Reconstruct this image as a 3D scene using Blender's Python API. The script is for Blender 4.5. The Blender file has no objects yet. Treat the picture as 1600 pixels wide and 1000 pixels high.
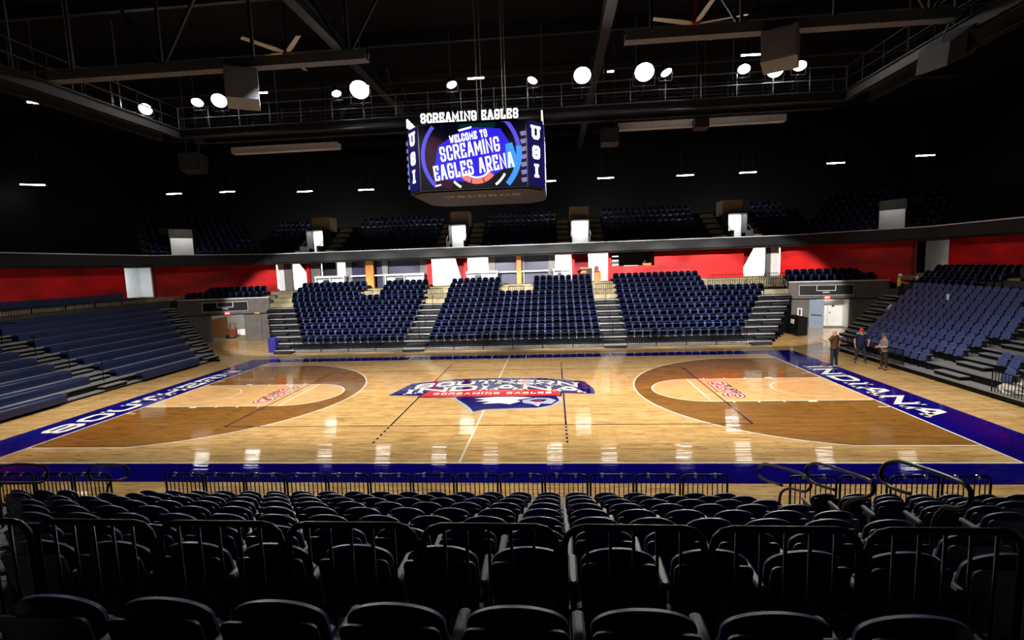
import bpy, math, random
from math import sin, cos, pi, radians, sqrt
from mathutils import Vector, Matrix
random.seed(7)
S = bpy.context.scene
C = S.collection

# ------------------------------------------------------------------ camera, world, exposure, large lights
def make_camera():
    yaw, pitch, roll, f = 0.0848487, -0.1086632, -0.0333514, 787.706
    cy, sy, cp, sp = cos(yaw), sin(yaw), cos(pitch), sin(pitch)
    fw = Vector((-sy*cp, cy*cp, sp)); r = Vector((cy, sy, 0)); u = r.cross(fw)
    r2 = r*cos(roll) + u*sin(roll); u2 = u*cos(roll) - r*sin(roll)
    m = Matrix(((r2.x, u2.x, -fw.x, 2.7077), (r2.y, u2.y, -fw.y, -20.8944), (r2.z, u2.z, -fw.z, 5.3537), (0, 0, 0, 1)))
    cd = bpy.data.cameras.new('camera'); cd.sensor_width = 36.0; cd.sensor_fit = 'HORIZONTAL'
    cd.lens = 36.0*f/1600.0; cd.clip_start = 0.05; cd.clip_end = 300
    o = bpy.data.objects.new('camera', cd); o.matrix_world = m; C.objects.link(o)
    S.camera = o
make_camera()
w = bpy.data.worlds.new('world'); S.world = w; w.use_nodes = True
w.node_tree.nodes['Background'].inputs[0].default_value = (0.6, 0.65, 0.8, 1)
w.node_tree.nodes['Background'].inputs[1].default_value = 0.0008
S.view_settings.view_transform = 'Standard'; S.view_settings.look = 'None'
S.view_settings.exposure = 0.0; S.view_settings.gamma = 1.0; S.view_settings.use_curve_mapping = False
try:
    S.cycles.use_denoising = True; S.cycles.max_bounces = 6; S.cycles.diffuse_bounces = 3
    S.cycles.glossy_bounces = 3; S.cycles.sample_clamp_indirect = 4.0
    S.cycles.use_light_tree = True; S.cycles.caustics_reflective = False
except Exception:
    pass

def spot(loc, target, power, size=70, blend=.5, radius=.3, col=(1, .955, .88), parent=None):
    d = bpy.data.lights.new('spot_lamp', 'SPOT'); d.energy = power; d.spot_size = radians(size); d.spot_blend = blend
    d.shadow_soft_size = radius; d.color = col
    o = bpy.data.objects.new('spot_lamp', d); C.objects.link(o)
    v = Vector(target) - Vector(loc)
    o.location = loc; o.rotation_euler = v.to_track_quat('-Z', 'Y').to_euler()
    return o
def area(loc, target, power, sx, sy, col=(1, .98, .95)):
    d = bpy.data.lights.new('area_lamp', 'AREA'); d.energy = power; d.shape = 'RECTANGLE'; d.size = sx; d.size_y = sy; d.color = col
    o = bpy.data.objects.new('area_lamp', d); C.objects.link(o)
    v = Vector(target) - Vector(loc)
    o.location = loc; o.rotation_euler = v.to_track_quat('-Z', 'Y').to_euler()
    return o
# court floods on the catwalk above and behind the camera side (out of the frame)
NEARP = 4000
LY, LZ = -7.4, 12.5
for x in (-13, -8, -3, 3, 8, 13):
    spot((x, LY, LZ), (x*.95, 1.2, 0), NEARP, 70, .45)
for xs_, x in ((-11, -18.5), (-11.5, -13.5), (-10, -9), (-7.5, -4.5), (-6.8, -.6), (6.8, .6), (7.5, 4.5), (10, 9), (11.5, 13.5), (11, 18.5)):
    spot((xs_, LY, LZ), (x, 22.0, 0), 44000, 25, .15, col=(1, .97, .93))
for s_ in (-1, 1):  # added fill spots, without fixtures, aimed at both end stands
    for y in (-5, 0, 5, 10):
        spot((s_*6.0, y*.5-5, LZ), (s_*22.5, y, 0), 2400 if s_ < 0 else 2100, 48, .25, col=(1, .97, .93))
# court-side floods of the far catwalk: their light (the fixtures are built below)
FARP = 3600

# ------------------------------------------------------------------ materials
MATS = {}
def lin(c):
    return tuple((v/255/12.92 if v/255 <= .04045 else ((v/255+.055)/1.055)**2.4) for v in c)
def mat(name, rgb, rough=.6, metal=0.0, spec=.5, noise=.12, scale=8.0, emit=0.0, coat=0.0, stretch=None):
    if name in MATS: return MATS[name]
    m = bpy.data.materials.new(name); m.use_nodes = True; MATS[name] = m
    nt = m.node_tree; b = nt.nodes['Principled BSDF']
    c = lin(rgb)
    b.inputs['Roughness'].default_value = rough; b.inputs['Metallic'].default_value = metal
    b.inputs['Specular IOR Level'].default_value = spec
    b.inputs['Coat Weight'].default_value = coat; b.inputs['Coat Roughness'].default_value = .1
    if emit:
        b.inputs['Base Color'].default_value = (*[v*.02 for v in c], 1); b.inputs['Specular IOR Level'].default_value = .1
        b.inputs['Emission Color'].default_value = (*c, 1); b.inputs['Emission Strength'].default_value = emit
        return m
    tc = nt.nodes.new('ShaderNodeTexCoord'); n = nt.nodes.new('ShaderNodeTexNoise'); r = nt.nodes.new('ShaderNodeValToRGB')
    n.inputs['Scale'].default_value = scale; n.inputs['Detail'].default_value = 4
    if stretch:
        mp = nt.nodes.new('ShaderNodeMapping'); mp.inputs['Scale'].default_value = stretch
        nt.links.new(tc.outputs['Object'], mp.inputs[0]); nt.links.new(mp.outputs[0], n.inputs['Vector'])
    else:
        nt.links.new(tc.outputs['Object'], n.inputs['Vector'])
    r.color_ramp.elements[0].position = .3; r.color_ramp.elements[1].position = .7
    r.color_ramp.elements[0].color = (*[v*(1-noise) for v in c], 1); r.color_ramp.elements[1].color = (*[min(1, v*(1+noise)) for v in c], 1)
    nt.links.new(n.outputs['Fac'], r.inputs[0]); nt.links.new(r.outputs[0], b.inputs['Base Color'])
    return m

def board_tilt(m, b):
    """boards lie very slightly tilted across their width, so reflections stretch into streaks"""
    nt = m.node_tree; L = nt.links.new
    tc = nt.nodes.new('ShaderNodeTexCoord'); sp = nt.nodes.new('ShaderNodeSeparateXYZ'); L(tc.outputs['Object'], sp.inputs[0])
    def mth(op, a, v):
        n = nt.nodes.new('ShaderNodeMath'); n.operation = op; L(a, n.inputs[0]); n.inputs[1].default_value = v; return n.outputs[0]
    row = mth('FLOOR', mth('MULTIPLY', sp.outputs['Y'], 55.0), 0); col = mth('FLOOR', mth('MULTIPLY', sp.outputs['X'], .8), 0)
    cx = nt.nodes.new('ShaderNodeCombineXYZ'); L(row, cx.inputs['X']); L(col, cx.inputs['Y'])
    wn = nt.nodes.new('ShaderNodeTexWhiteNoise'); wn.noise_dimensions = '2D'; L(cx.outputs[0], wn.inputs['Vector'])
    t = mth('MULTIPLY', mth('SUBTRACT', wn.outputs['Value'], .5), .026)
    nv = nt.nodes.new('ShaderNodeCombineXYZ'); L(t, nv.inputs['Y']); nv.inputs['Z'].default_value = 1
    nm = nt.nodes.new('ShaderNodeVectorMath'); nm.operation = 'NORMALIZE'; L(nv.outputs[0], nm.inputs[0])
    L(nm.outputs[0], b.inputs['Coat Normal'])
def wood_floor(name, c1, c2, grain):
    m = bpy.data.materials.new(name); m.use_nodes = True; MATS[name] = m
    nt = m.node_tree; b = nt.nodes['Principled BSDF']; L = nt.links.new
    tc = nt.nodes.new('ShaderNodeTexCoord')
    br = nt.nodes.new('ShaderNodeTexBrick'); br.offset = .37; br.squash = 1
    br.inputs['Scale'].default_value = 1.0; br.inputs['Brick Width'].default_value = 1.5; br.inputs['Row Height'].default_value = .13
    br.inputs['Mortar Size'].default_value = .004; br.inputs['Bias'].default_value = 0.0
    br.inputs['Color1'].default_value = (*lin(c1), 1); br.inputs['Color2'].default_value = (*lin(c2), 1); br.inputs['Mortar'].default_value = (*lin(grain), 1)
    L(tc.outputs['Object'], br.inputs['Vector'])
    mp = nt.nodes.new('ShaderNodeMapping'); mp.inputs['Scale'].default_value = (.8, 11, 1); L(tc.outputs['Object'], mp.inputs[0])
    n = nt.nodes.new('ShaderNodeTexNoise'); n.inputs['Scale'].default_value = 1.6; n.inputs['Detail'].default_value = 6; n.inputs['Roughness'].default_value = .65
    L(mp.outputs[0], n.inputs['Vector'])
    r = nt.nodes.new('ShaderNodeValToRGB'); r.color_ramp.elements[0].position = .5; r.color_ramp.elements[1].position = .64
    r.color_ramp.elements[0].color = (0, 0, 0, 1); r.color_ramp.elements[1].color = (.9, .9, .9, 1); L(n.outputs['Fac'], r.inputs[0])
    mx = nt.nodes.new('ShaderNodeMixRGB'); mx.inputs['Color2'].default_value = (*lin(grain), 1)
    L(r.outputs[0], mx.inputs['Fac']); L(br.outputs['Color'], mx.inputs['Color1']); L(mx.outputs[0], b.inputs['Base Color'])
    b.inputs['Roughness'].default_value = .45; b.inputs['Specular IOR Level'].default_value = .05
    b.inputs['Coat Weight'].default_value = 1.0; b.inputs['Coat Roughness'].default_value = .05
    board_tilt(m, b)
    return m
def glossy(name, rgb, coat=1.0):
    m = mat(name, rgb, .5, 0, .0, .06, 3.0)
    b = m.node_tree.nodes['Principled BSDF']; b.inputs['Coat Weight'].default_value = coat; b.inputs['Coat Roughness'].default_value = .05; board_tilt(m, b)
    return m

M = dict(
    wood=wood_floor('maple_boards', (226, 188, 124), (202, 158, 92), (118, 78, 38)),
    stain=wood_floor('stained_boards', (146, 102, 44), (130, 86, 32), (86, 54, 18)),
    key=wood_floor('key_boards', (232, 188, 128), (222, 174, 112), (170, 118, 66)),
    blue=glossy('court_blue_paint', (13, 7, 104)), white_line=glossy('white_line_paint', (240, 236, 222)),
    navy_line=glossy('navy_line_paint', (34, 18, 62)), dark_line=glossy('dark_line_paint', (78, 46, 36)),
    red_paint=glossy('red_floor_paint', (196, 42, 46)), grey_paint=glossy('grey_floor_paint', (170, 176, 190)),
    logo_navy=glossy('logo_navy_paint', (18, 14, 88)),
    black=mat('black_paint', (16, 16, 17), .75, 0, .2, .25, 2.0), ceil=mat('roof_deck_paint', (20, 20, 22), .85, 0, .1, .15, 1.0),
    steel_dark=mat('dark_painted_steel', (44, 44, 48), .6, .2, .3, .12, 3.0), steel_mid=mat('grey_painted_steel', (104, 109, 120), .5, .2, .4, .12, 3.0),
    steel_light=mat('galvanised_steel', (186, 192, 202), .45, .1, .5, .1, 6.0), rail=mat('black_rail_enamel', (5, 5, 6), .3, 0, .22, .1, 10),
    seat=mat('navy_seat_plastic', (50, 61, 108), .42, 0, .45, .08, 30), shell=mat('dark_seat_shell', (28, 34, 62), .4, 0, .45, .08, 30),
    arm=mat('grey_armrest', (104, 104, 108), .45, 0, .4, .06, 30), leg=mat('black_seat_bracket', (26, 26, 30), .5, .2, .4, .1, 20),
    tread=mat('grey_deck_tread', (40, 40, 42), .5, .15, .4, .14, 5.0), tread_light=mat('light_deck_tread', (132, 132, 134), .5, .15, .4, .14, 5.0), riser=mat('black_riser', (11, 11, 12), .7, 0, .1, .15, 5.0),
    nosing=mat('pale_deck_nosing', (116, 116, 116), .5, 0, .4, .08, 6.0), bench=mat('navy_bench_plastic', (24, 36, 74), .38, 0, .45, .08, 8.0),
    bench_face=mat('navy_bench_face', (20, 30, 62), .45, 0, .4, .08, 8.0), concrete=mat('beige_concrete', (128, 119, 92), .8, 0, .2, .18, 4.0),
    concrete_dark=mat('dark_concrete', (58, 56, 52), .85, 0, .2, .2, 3.0), fascia=mat('charcoal_fascia', (24, 25, 27), .6, 0, .3, .1, 1.0),
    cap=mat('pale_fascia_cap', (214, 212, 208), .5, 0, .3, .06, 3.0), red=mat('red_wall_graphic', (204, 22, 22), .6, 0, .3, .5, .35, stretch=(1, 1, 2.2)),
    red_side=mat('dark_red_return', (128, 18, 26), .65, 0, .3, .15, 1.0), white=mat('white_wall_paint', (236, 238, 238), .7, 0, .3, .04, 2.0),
    grey_wall=mat('grey_block_wall', (98, 94, 90), .8, 0, .2, .12, 2.0), bluegrey=mat('blue_grey_door_paint', (128, 140, 158), .5, 0, .4, .06, 3.0),
    grey_col=mat('grey_column_paint', (112, 110, 108), .7, 0, .3, .08, 2.0), timber=mat('orange_timber', (186, 118, 48), .5, 0, .3, .22, 3.0, stretch=(6, 6, .6)),
    navy_wall=mat('navy_wall_panel', (24, 22, 58), .4, 0, .5, .1, 2.0), counter=mat('pale_counter', (216, 220, 224), .45, 0, .4, .06, 4.0),
    door_white=mat('pale_door_paint', (222, 220, 214), .6, 0, .3, .05, 3.0), card=mat('brown_cardboard', (168, 118, 72), .8, 0, .2, .12, 5.0),
    sheet=mat('white_plastic_sheet', (210, 206, 196), .45, 0, .4, .1, 12), orange=mat('orange_vinyl', (228, 110, 48), .5, 0, .4, .1, 8),
    screw=mat('chrome_fitting', (200, 200, 204), .2, .9, .5, .05, 8), cable=mat('steel_cable', (120, 116, 108), .5, .6, .4, .1, 20),
    lamp=mat('lamp_glass', (255, 250, 240), emit=60), tube=mat('light_bar_diffuser', (255, 252, 246), emit=28),
    fan=mat('fan_blade_aluminium', (190, 180, 160), .45, .3, .4, .08, 6), led_white=mat('led_white', (255, 255, 255), emit=1.6),
    led_blue=mat('led_blue', (52, 40, 232), emit=1.0), led_dark=mat('led_dark', (12, 10, 30), emit=.5), led_navy=mat('led_navy', (20, 16, 96), emit=.7),
    led_cyan=mat('led_cyan', (60, 150, 250), emit=1.1), led_salmon=mat('led_salmon', (250, 128, 108), emit=1.0), led_violet=mat('led_violet', (96, 84, 236), emit=1.0),
    led_maroon=mat('led_maroon', (64, 14, 46), emit=.6), led_teal=mat('led_teal', (10, 58, 62), emit=.5), led_red=mat('exit_red', (255, 70, 64), emit=1.2), led_lilac=mat('led_lilac', (150, 140, 220), emit=.8),
    panel_grey=mat('grey_signage_panel', (42, 43, 48), .6, 0, .3, .1, 2), bronze=mat('bronze_lettering', (176, 128, 100), .5, 0, .4, .1, 6),
    skin=mat('skin', (206, 148, 122), .55, 0, .4, .06, 20), brown_polo=mat('brown_polo', (88, 62, 42), .8, 0, .2, .1, 20), navy_polo=mat('navy_polo', (28, 34, 66), .8, 0, .2, .1, 20),
    grey_polo=mat('grey_polo', (118, 114, 112), .8, 0, .2, .1, 20), denim=mat('dark_denim', (44, 50, 62), .85, 0, .2, .12, 25), slacks=mat('charcoal_slacks', (50, 48, 50), .85, 0, .2, .1, 20),
    shoe=mat('black_shoe', (22, 20, 20), .5, 0, .4, .1, 20), sneaker=mat('pale_sneaker', (190, 190, 194), .6, 0, .3, .1, 20), red_cap=mat('red_cap', (196, 48, 40), .7, 0, .3, .08, 20),
    hair=mat('brown_hair', (92, 66, 44), .7, 0, .3, .2, 40), beard=mat('white_mask', (222, 214, 206), .8, 0, .2, .1, 30), hivis=mat('hi_vis_yellow', (190, 220, 40), .7, 0, .3, .06, 20),
    stripe=mat('white_stripe_cloth', (230, 230, 232), .8, 0, .2, .04, 20), eye=mat('dark_eye', (30, 24, 22), .3, 0, .5, .1, 20), machine=mat('rust_machine', (110, 58, 40), .6, .2, .3, .2, 8),
    skirt=mat('navy_fabric_cover', (38, 34, 110), .8, 0, .2, .1, 6), yellow=mat('yellow_tag', (206, 176, 40), .6, 0, .3, .06, 8), speaker=mat('grey_speaker_cabinet', (120, 125, 136), .6, 0, .3, .08, 5),
    bottle=mat('black_equipment', (30, 30, 32), .4, 0, .4, .1, 8),
)

# ------------------------------------------------------------------ mesh building
class MB:
    def __init__(s): s.v = []; s.f = []; s.m = []; s.mats = []; s.cur = 0; s.T = None
    def mat(s, m):
        if m not in s.mats: s.mats.append(m)
        s.cur = s.mats.index(m); return s
    def add(s, vs, fs):
        n = len(s.v)
        if s.T is not None: vs = [tuple(s.T @ Vector(p)) for p in vs]
        s.v += [tuple(p) for p in vs]; s.f += [tuple(i+n for i in f) for f in fs]; s.m += [s.cur]*len(fs); return s
    def box(s, x0, x1, y0, y1, z0, z1):
        v = [(x, y, z) for z in (z0, z1) for y in (y0, y1) for x in (x0, x1)]
        return s.add(v, [(0, 2, 3, 1), (4, 5, 7, 6), (0, 1, 5, 4), (2, 6, 7, 3), (0, 4, 6, 2), (1, 3, 7, 5)])
    def cbox(s, x0, x1, y0, y1, z0, z1, c):
        """box with chamfered vertical and top edges"""
        v = []
        for z, k in ((z0, 0), (z1-c, 0), (z1, c)):
            a0, a1, b0, b1 = x0+k, x1-k, y0+k, y1-k
            v += [(a0+c, b0, z), (a1-c, b0, z), (a1, b0+c, z), (a1, b1-c, z), (a1-c, b1, z), (a0+c, b1, z), (a0, b1-c, z), (a0, b0+c, z)]
        f = [tuple(range(7, -1, -1)), tuple(range(16, 24))]
        for r in (0, 8):
            for i in range(8): f.append((r+i, r+(i+1) % 8, r+8+(i+1) % 8, r+8+i))
        return s.add(v, f)
    def prism(s, pts, a, b, ax='y'):
        """polygon pts in the plane across axis ax, from a to b"""
        def P(p, t): return {'y': (p[0], t, p[1]), 'x': (t, p[0], p[1]), 'z': (p[0], p[1], t)}[ax]
        n = len(pts); v = [P(p, a) for p in pts]+[P(p, b) for p in pts]
        return s.add(v, [tuple(range(n-1, -1, -1)), tuple(range(n, 2*n))]+[(i, (i+1) % n, n+(i+1) % n, n+i) for i in range(n)])
    def beam(s, p, q, wd, ht, up=(0, 0, 1)):
        p, q = Vector(p), Vector(q); d = (q-p).normalized(); u = Vector(up)
        if abs(d.dot(u)) > .98: u = Vector((0, 1, 0))
        x = d.cross(u).normalized(); u = x.cross(d).normalized(); v = []
        for c in (p, q):
            for a, b in ((-1, -1), (1, -1), (1, 1), (-1, 1)): v.append(c+x*a*wd/2+u*b*ht/2)
        return s.add(v, [(3, 2, 1, 0), (4, 5, 6, 7)]+[(i, (i+1) % 4, 4+(i+1) % 4, 4+i) for i in range(4)])
    def tube(s, pts, r, n=6, closed=False):
        pts = [Vector(p) for p in pts]; k = len(pts); vs = []; prev = None
        for i, p in enumerate(pts):
            if closed: d = pts[(i+1) % k]-pts[i-1]
            else: d = pts[min(i+1, k-1)]-pts[max(i-1, 0)]
            d.normalize()
            if prev is None:
                a = Vector((0, 0, 1)) if abs(d.z) < .9 else Vector((1, 0, 0)); x = d.cross(a).normalized()
            else: x = (prev-d*prev.dot(d)).normalized()
            prev = x; y = d.cross(x)
            rr = r[i] if isinstance(r, (list, tuple)) else r
            vs += [p+(x*cos(2*pi*j/n)+y*sin(2*pi*j/n))*rr for j in range(n)]
        fs = []
        for i in range(k if closed else k-1):
            for j in range(n): fs.append((i*n+j, i*n+(j+1) % n, ((i+1) % k)*n+(j+1) % n, ((i+1) % k)*n+j))
        if not closed: fs += [tuple(range(n-1, -1, -1)), tuple((k-1)*n+j for j in range(n))]
        return s.add(vs, fs)
    def disc_stack(s, prof, n=16):
        """lathe about z: prof list of (r, z)"""
        vs = []; fs = []
        for r, z in prof: vs += [(r*cos(2*pi*j/n), r*sin(2*pi*j/n), z) for j in range(n)]
        for i in range(len(prof)-1):
            for j in range(n): fs.append((i*n+j, i*n+(j+1) % n, (i+1)*n+(j+1) % n, (i+1)*n+j))
        fs += [tuple(range(n-1, -1, -1)), tuple((len(prof)-1)*n+j for j in range(n))]
        return s.add(vs, fs)
    def mesh(s, name, m=None, smooth=False):
        me = bpy.data.meshes.new(name); me.from_pydata(s.v, [], s.f)
        if m is not None: me.materials.append(m)
        else:
            for q in s.mats: me.materials.append(q)
            me.polygons.foreach_set('material_index', s.m)
        if smooth: me.polygons.foreach_set('use_smooth', [True]*len(me.polygons))
        me.update(); return me
    def obj(s, name, m=None, parent=None, smooth=False):
        return link(name, s.mesh(name, m, smooth), parent)
def link(name, me, parent=None):
    o = bpy.data.objects.new(name, me); C.objects.link(o)
    if parent is not None: o.parent = parent
    return o
def tag(o, label, cat, group=None, kind=None):
    o['label'] = label; o['category'] = cat
    if group: o['group'] = group
    if kind: o['kind'] = kind
    return o
def thing(name, label, cat, loc=(0, 0, 0), rz=0.0, group=None):
    o = bpy.data.objects.new(name, None); o.empty_display_size = .1; C.objects.link(o)
    o.location = loc; o.rotation_euler = (0, 0, rz); return tag(o, label, cat, group)
def struct(name, mb, m=None, parent=None, smooth=False):
    o = mb.obj(name, m, parent, smooth)
    if parent is None: o['kind'] = 'structure'
    return o
def dup(root, loc, rz, label, group=None):
    r = root.copy(); C.objects.link(r); r.location = loc; r.rotation_euler = (0, 0, rz); r['label'] = label
    if group: r['group'] = group
    for ch in KIDS[root.name]:
        c = ch.copy(); C.objects.link(c); c.parent = r
    return r
KIDS = {}
ORD = 'zeroth first second third fourth fifth sixth seventh eighth ninth tenth eleventh twelfth thirteenth fourteenth fifteenth sixteenth seventeenth eighteenth nineteenth twentieth'.split()
ORD += ['twenty-'+o for o in ORD[1:10]]+['thirtieth']+['thirty-'+o for o in ORD[1:10]]

# ------------------------------------------------------------------ block lettering (stroked polygons)
GL = {
 'S': (.8, [[(0, .26), (0, .13), (.16, 0), (.84, 0), (1, .13), (1, .37), (.84, .5), (.16, .5), (0, .63), (0, .87), (.16, 1), (.84, 1), (1, .87), (1, .74)]]),
 'O': (.8, [[(.2, 0), (.8, 0), (1, .16), (1, .84), (.8, 1), (.2, 1), (0, .84), (0, .16), 'c']]),
 'U': (.82, [[(0, 1), (0, .16), (.2, 0), (.8, 0), (1, .16), (1, 1)]], [(0, 1), (1, 1)]),
 'T': (.78, [[(.5, 0), (.5, 1)], [(0, .8), (0, 1), (1, 1), (1, .8)]], [(.5, 0)]),
 'H': (.84, [[(0, 0), (0, 1)], [(1, 0), (1, 1)], [(0, .5), (1, .5)]], [(0, 0), (1, 0), (0, 1), (1, 1)]),
 'E': (.76, [[(1, .22), (1, 0), (0, 0), (0, 1), (1, 1), (1, .78)], [(0, .5), (.7, .5)]]),
 'R': (.84, [[(0, 0), (0, 1), (.82, 1), (1, .86), (1, .62), (.82, .48), (0, .48)], [(.5, .48), (1, 0)]], [(0, 0), (1, 0)]),
 'N': (.9, [[(0, 0), (0, 1), (1, 0), (1, 1)]], [(0, 0), (1, 1)]),
 'I': (.3, [[(.5, 0), (.5, 1)]], [(.5, 0), (.5, 1)]),
 'D': (.82, [[(0, 0), (0, 1), (.78, 1), (1, .84), (1, .16), (.78, 0), 'c']]),
 'A': (.88, [[(0, 0), (.4, 1), (.6, 1), (1, 0)], [(.2, .34), (.8, .34)]], [(0, 0), (1, 0)]),
 'G': (.82, [[(1, .72), (1, .86), (.82, 1), (.18, 1), (0, .86), (0, .14), (.18, 0), (.82, 0), (1, .14), (1, .42), (.55, .42)]]),
 'L': (.72, [[(0, 1), (0, 0), (1, 0), (1, .25)]], [(0, 1)]),
 'C': (.8, [[(1, .7), (1, .86), (.82, 1), (.18, 1), (0, .86), (0, .14), (.18, 0), (.82, 0), (1, .14), (1, .3)]]),
 'M': (1.0, [[(0, 0), (0, 1), (.5, .3), (1, 1), (1, 0)]], [(0, 0), (1, 0)]),
 'W': (1.05, [[(0, 1), (.25, 0), (.5, .75), (.75, 0), (1, 1)]], [(0, 1), (1, 1)]),
 'V': (.84, [[(0, 1), (.5, 0), (1, 1)]], [(0, 1), (1, 1)]),
 'X': (.8, [[(0, 0), (1, 1)], [(0, 1), (1, 0)]]),
 ' ': (.42, []),
}
def stroke(P, t):
    closed = P[-1] == 'c'
    P = [Vector(p) for p in P if p != 'c']; n = len(P); q = []
    def off(i):
        a = P[i-1] if (i > 0 or closed) else None; b = P[(i+1) % n] if (i < n-1 or closed) else None
        p = P[i]
        d1 = (p-a).normalized() if a is not None else None; d2 = (b-p).normalized() if b is not None else None
        if d1 is None: return Vector((-d2.y, d2.x))*t/2, p-d2*t/2
        if d2 is None: return Vector((-d1.y, d1.x))*t/2, p+d1*t/2
        n1 = Vector((-d1.y, d1.x)); n2 = Vector((-d2.y, d2.x)); m = n1+n2
        if m.length < .3: return n1*t/2, p
        m.normalize(); k = min(1/max(m.dot(n1), .3), 1.9)
        return m*k*t/2, p
    O = [off(i) for i in range(n)]
    for i in range(n if closed else n-1):
        j = (i+1) % n
        q.append([O[i][1]-O[i][0], O[j][1]-O[j][0], O[j][1]+O[j][0], O[i][1]+O[i][0]])
    return q
def text_quads(txt, h, t, wf=1.0, gap=.18, serif=True, grow=0.0, width=None):
    """quads of a line of block letters, centred on the origin; t and gap are in letter heights"""
    def run(wf):
        x = 0; out = []
        for ch in txt:
            g = GL[ch]; W = g[0]*wf*h; tt = t*h
            if ch == 'I': W = tt*1.0
            iw, ih = max(W-tt, 0), h-tt
            mp = lambda p: (x+tt/2+p[0]*iw, tt/2+p[1]*ih) if ch != 'I' else (x+W/2+(.55*tt if serif else 0), tt/2+p[1]*ih)
            for path in g[1]:
                out += stroke([mp(p) if p != 'c' else 'c' for p in path], tt+2*grow)
            if serif and len(g) > 2:
                for p in g[2]:
                    c = Vector(mp(p)); s2 = tt*.92; hh = tt*.36; cy = c.y+(-tt/2+hh if p[1] < .5 else tt/2-hh)
                    out.append([Vector((c.x-s2-grow, cy-hh-grow)), Vector((c.x+s2+grow, cy-hh-grow)), Vector((c.x+s2+grow, cy+hh+grow)), Vector((c.x-s2-grow, cy+hh+grow))])
            x += W+(1.1*tt if (serif and ch == 'I') else 0)+gap*h
        return out, x-gap*h
    out, X = run(wf)
    if width:
        for _ in range(6):
            wf *= 1+(width/X-1)*.9; out, X = run(wf)
    return [[Vector((p.x-X/2, p.y-h/2)) for p in q] for q in out]
def paint(mb, quads, fn, depth=None):
    """adds quads through fn(x, y, t) -> 3D; with depth they become solid letters"""
    for q in quads:
        if depth is None: mb.add([fn(p.x, p.y, 0) for p in q], [tuple(range(len(q)))])
        else:
            n = len(q); v = [fn(p.x, p.y, 0) for p in q]+[fn(p.x, p.y, depth) for p in q]
            mb.add(v, [tuple(range(n-1, -1, -1)), tuple(range(n, 2*n))]+[(i, (i+1) % n, n+(i+1) % n, n+i) for i in range(n)])

# ------------------------------------------------------------------ room shell
XW, YB, YN, ZC = 38.0, 33.0, -30.0, 17.4
struct('floor', MB().mat(M['wood']).box(-XW, XW, YN, YB, -.3, 0))
struct('ceiling', MB().box(-XW, XW, YN, YB, ZC, ZC+.3), M['ceil'])
struct('wall_left', MB().box(-XW-.3, -XW, YN, YB, -.3, ZC), M['black'])
struct('wall_right', MB().box(XW, XW+.3, YN, YB, -.3, ZC), M['black'])
struct('wall_back', MB().box(-XW, XW, YB, YB+.3, -.3, ZC), M['black'])
struct('wall_near', MB().box(-XW, XW, YN-.3, YN, -.3, ZC), M['black'])
FL = bpy.data.objects['floor']

# ------------------------------------------------------------------ court markings: paint films, each a part of the floor
SL, BL = 7.75, 14.325            # sidelines, baselines
def flat(name, polys, z, m):
    mb = MB()
    for p in polys: mb.add([(x, y, z) for x, y in p], [tuple(range(len(p)))])
    return mb.obj(name, m, FL)
def rect(x0, x1, y0, y1): return [(x0, y0), (x1, y0), (x1, y1), (x0, y1)]
def arc(cx, cy, r, a0, a1, n=48): return [(cx+r*cos(radians(a0+(a1-a0)*i/n)), cy+r*sin(radians(a0+(a1-a0)*i/n))) for i in range(n+1)]
def band(pts, wd):
    out = []
    for i in range(len(pts)-1):
        a, b = Vector(pts[i]), Vector(pts[i+1]); d = (b-a).normalized(); nn = Vector((-d.y, d.x))*wd/2
        p0 = a-d*wd*.1; p1 = b+d*wd*.1
        out.append([tuple(p0-nn), tuple(p1-nn), tuple(p1+nn), tuple(p0+nn)])
    return out
flat('court_border_paint', [rect(-16.15, 16.15, -9.0, -SL), rect(-16.15, 16.15, 7.66, 8.75), rect(-16.15, -BL, -SL, 7.66), rect(BL, 16.15, -SL, 7.66)], .002, M['blue'])
HC = 12.75; R3 = 6.75; YC = 6.52; a3 = math.degrees(math.asin(YC/R3))
LW = .06
for s, nm in ((-1, 'three_point_area'), (1, 'three_point_area')):
    ring = [(s*BL, -YC)]+[(s*HC-s*(p[0]), p[1]) for p in arc(0, 0, R3, -a3, a3, 60)]+[(s*BL, YC)]
    if s > 0: ring = ring[::-1]
    flat(nm, [ring], .002, M['stain'])
    kx = 8.53
    kr = [(s*BL, -1.83), (s*kx, -1.83)]+[(s*kx-s*p[0], p[1]) for p in arc(0, 0, 1.83, -90, 90, 32)]+[(s*kx, 1.83), (s*BL, 1.83)]
    flat('key_area', [kr if s < 0 else kr[::-1]], .004, M['key'])
lines = []
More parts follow.
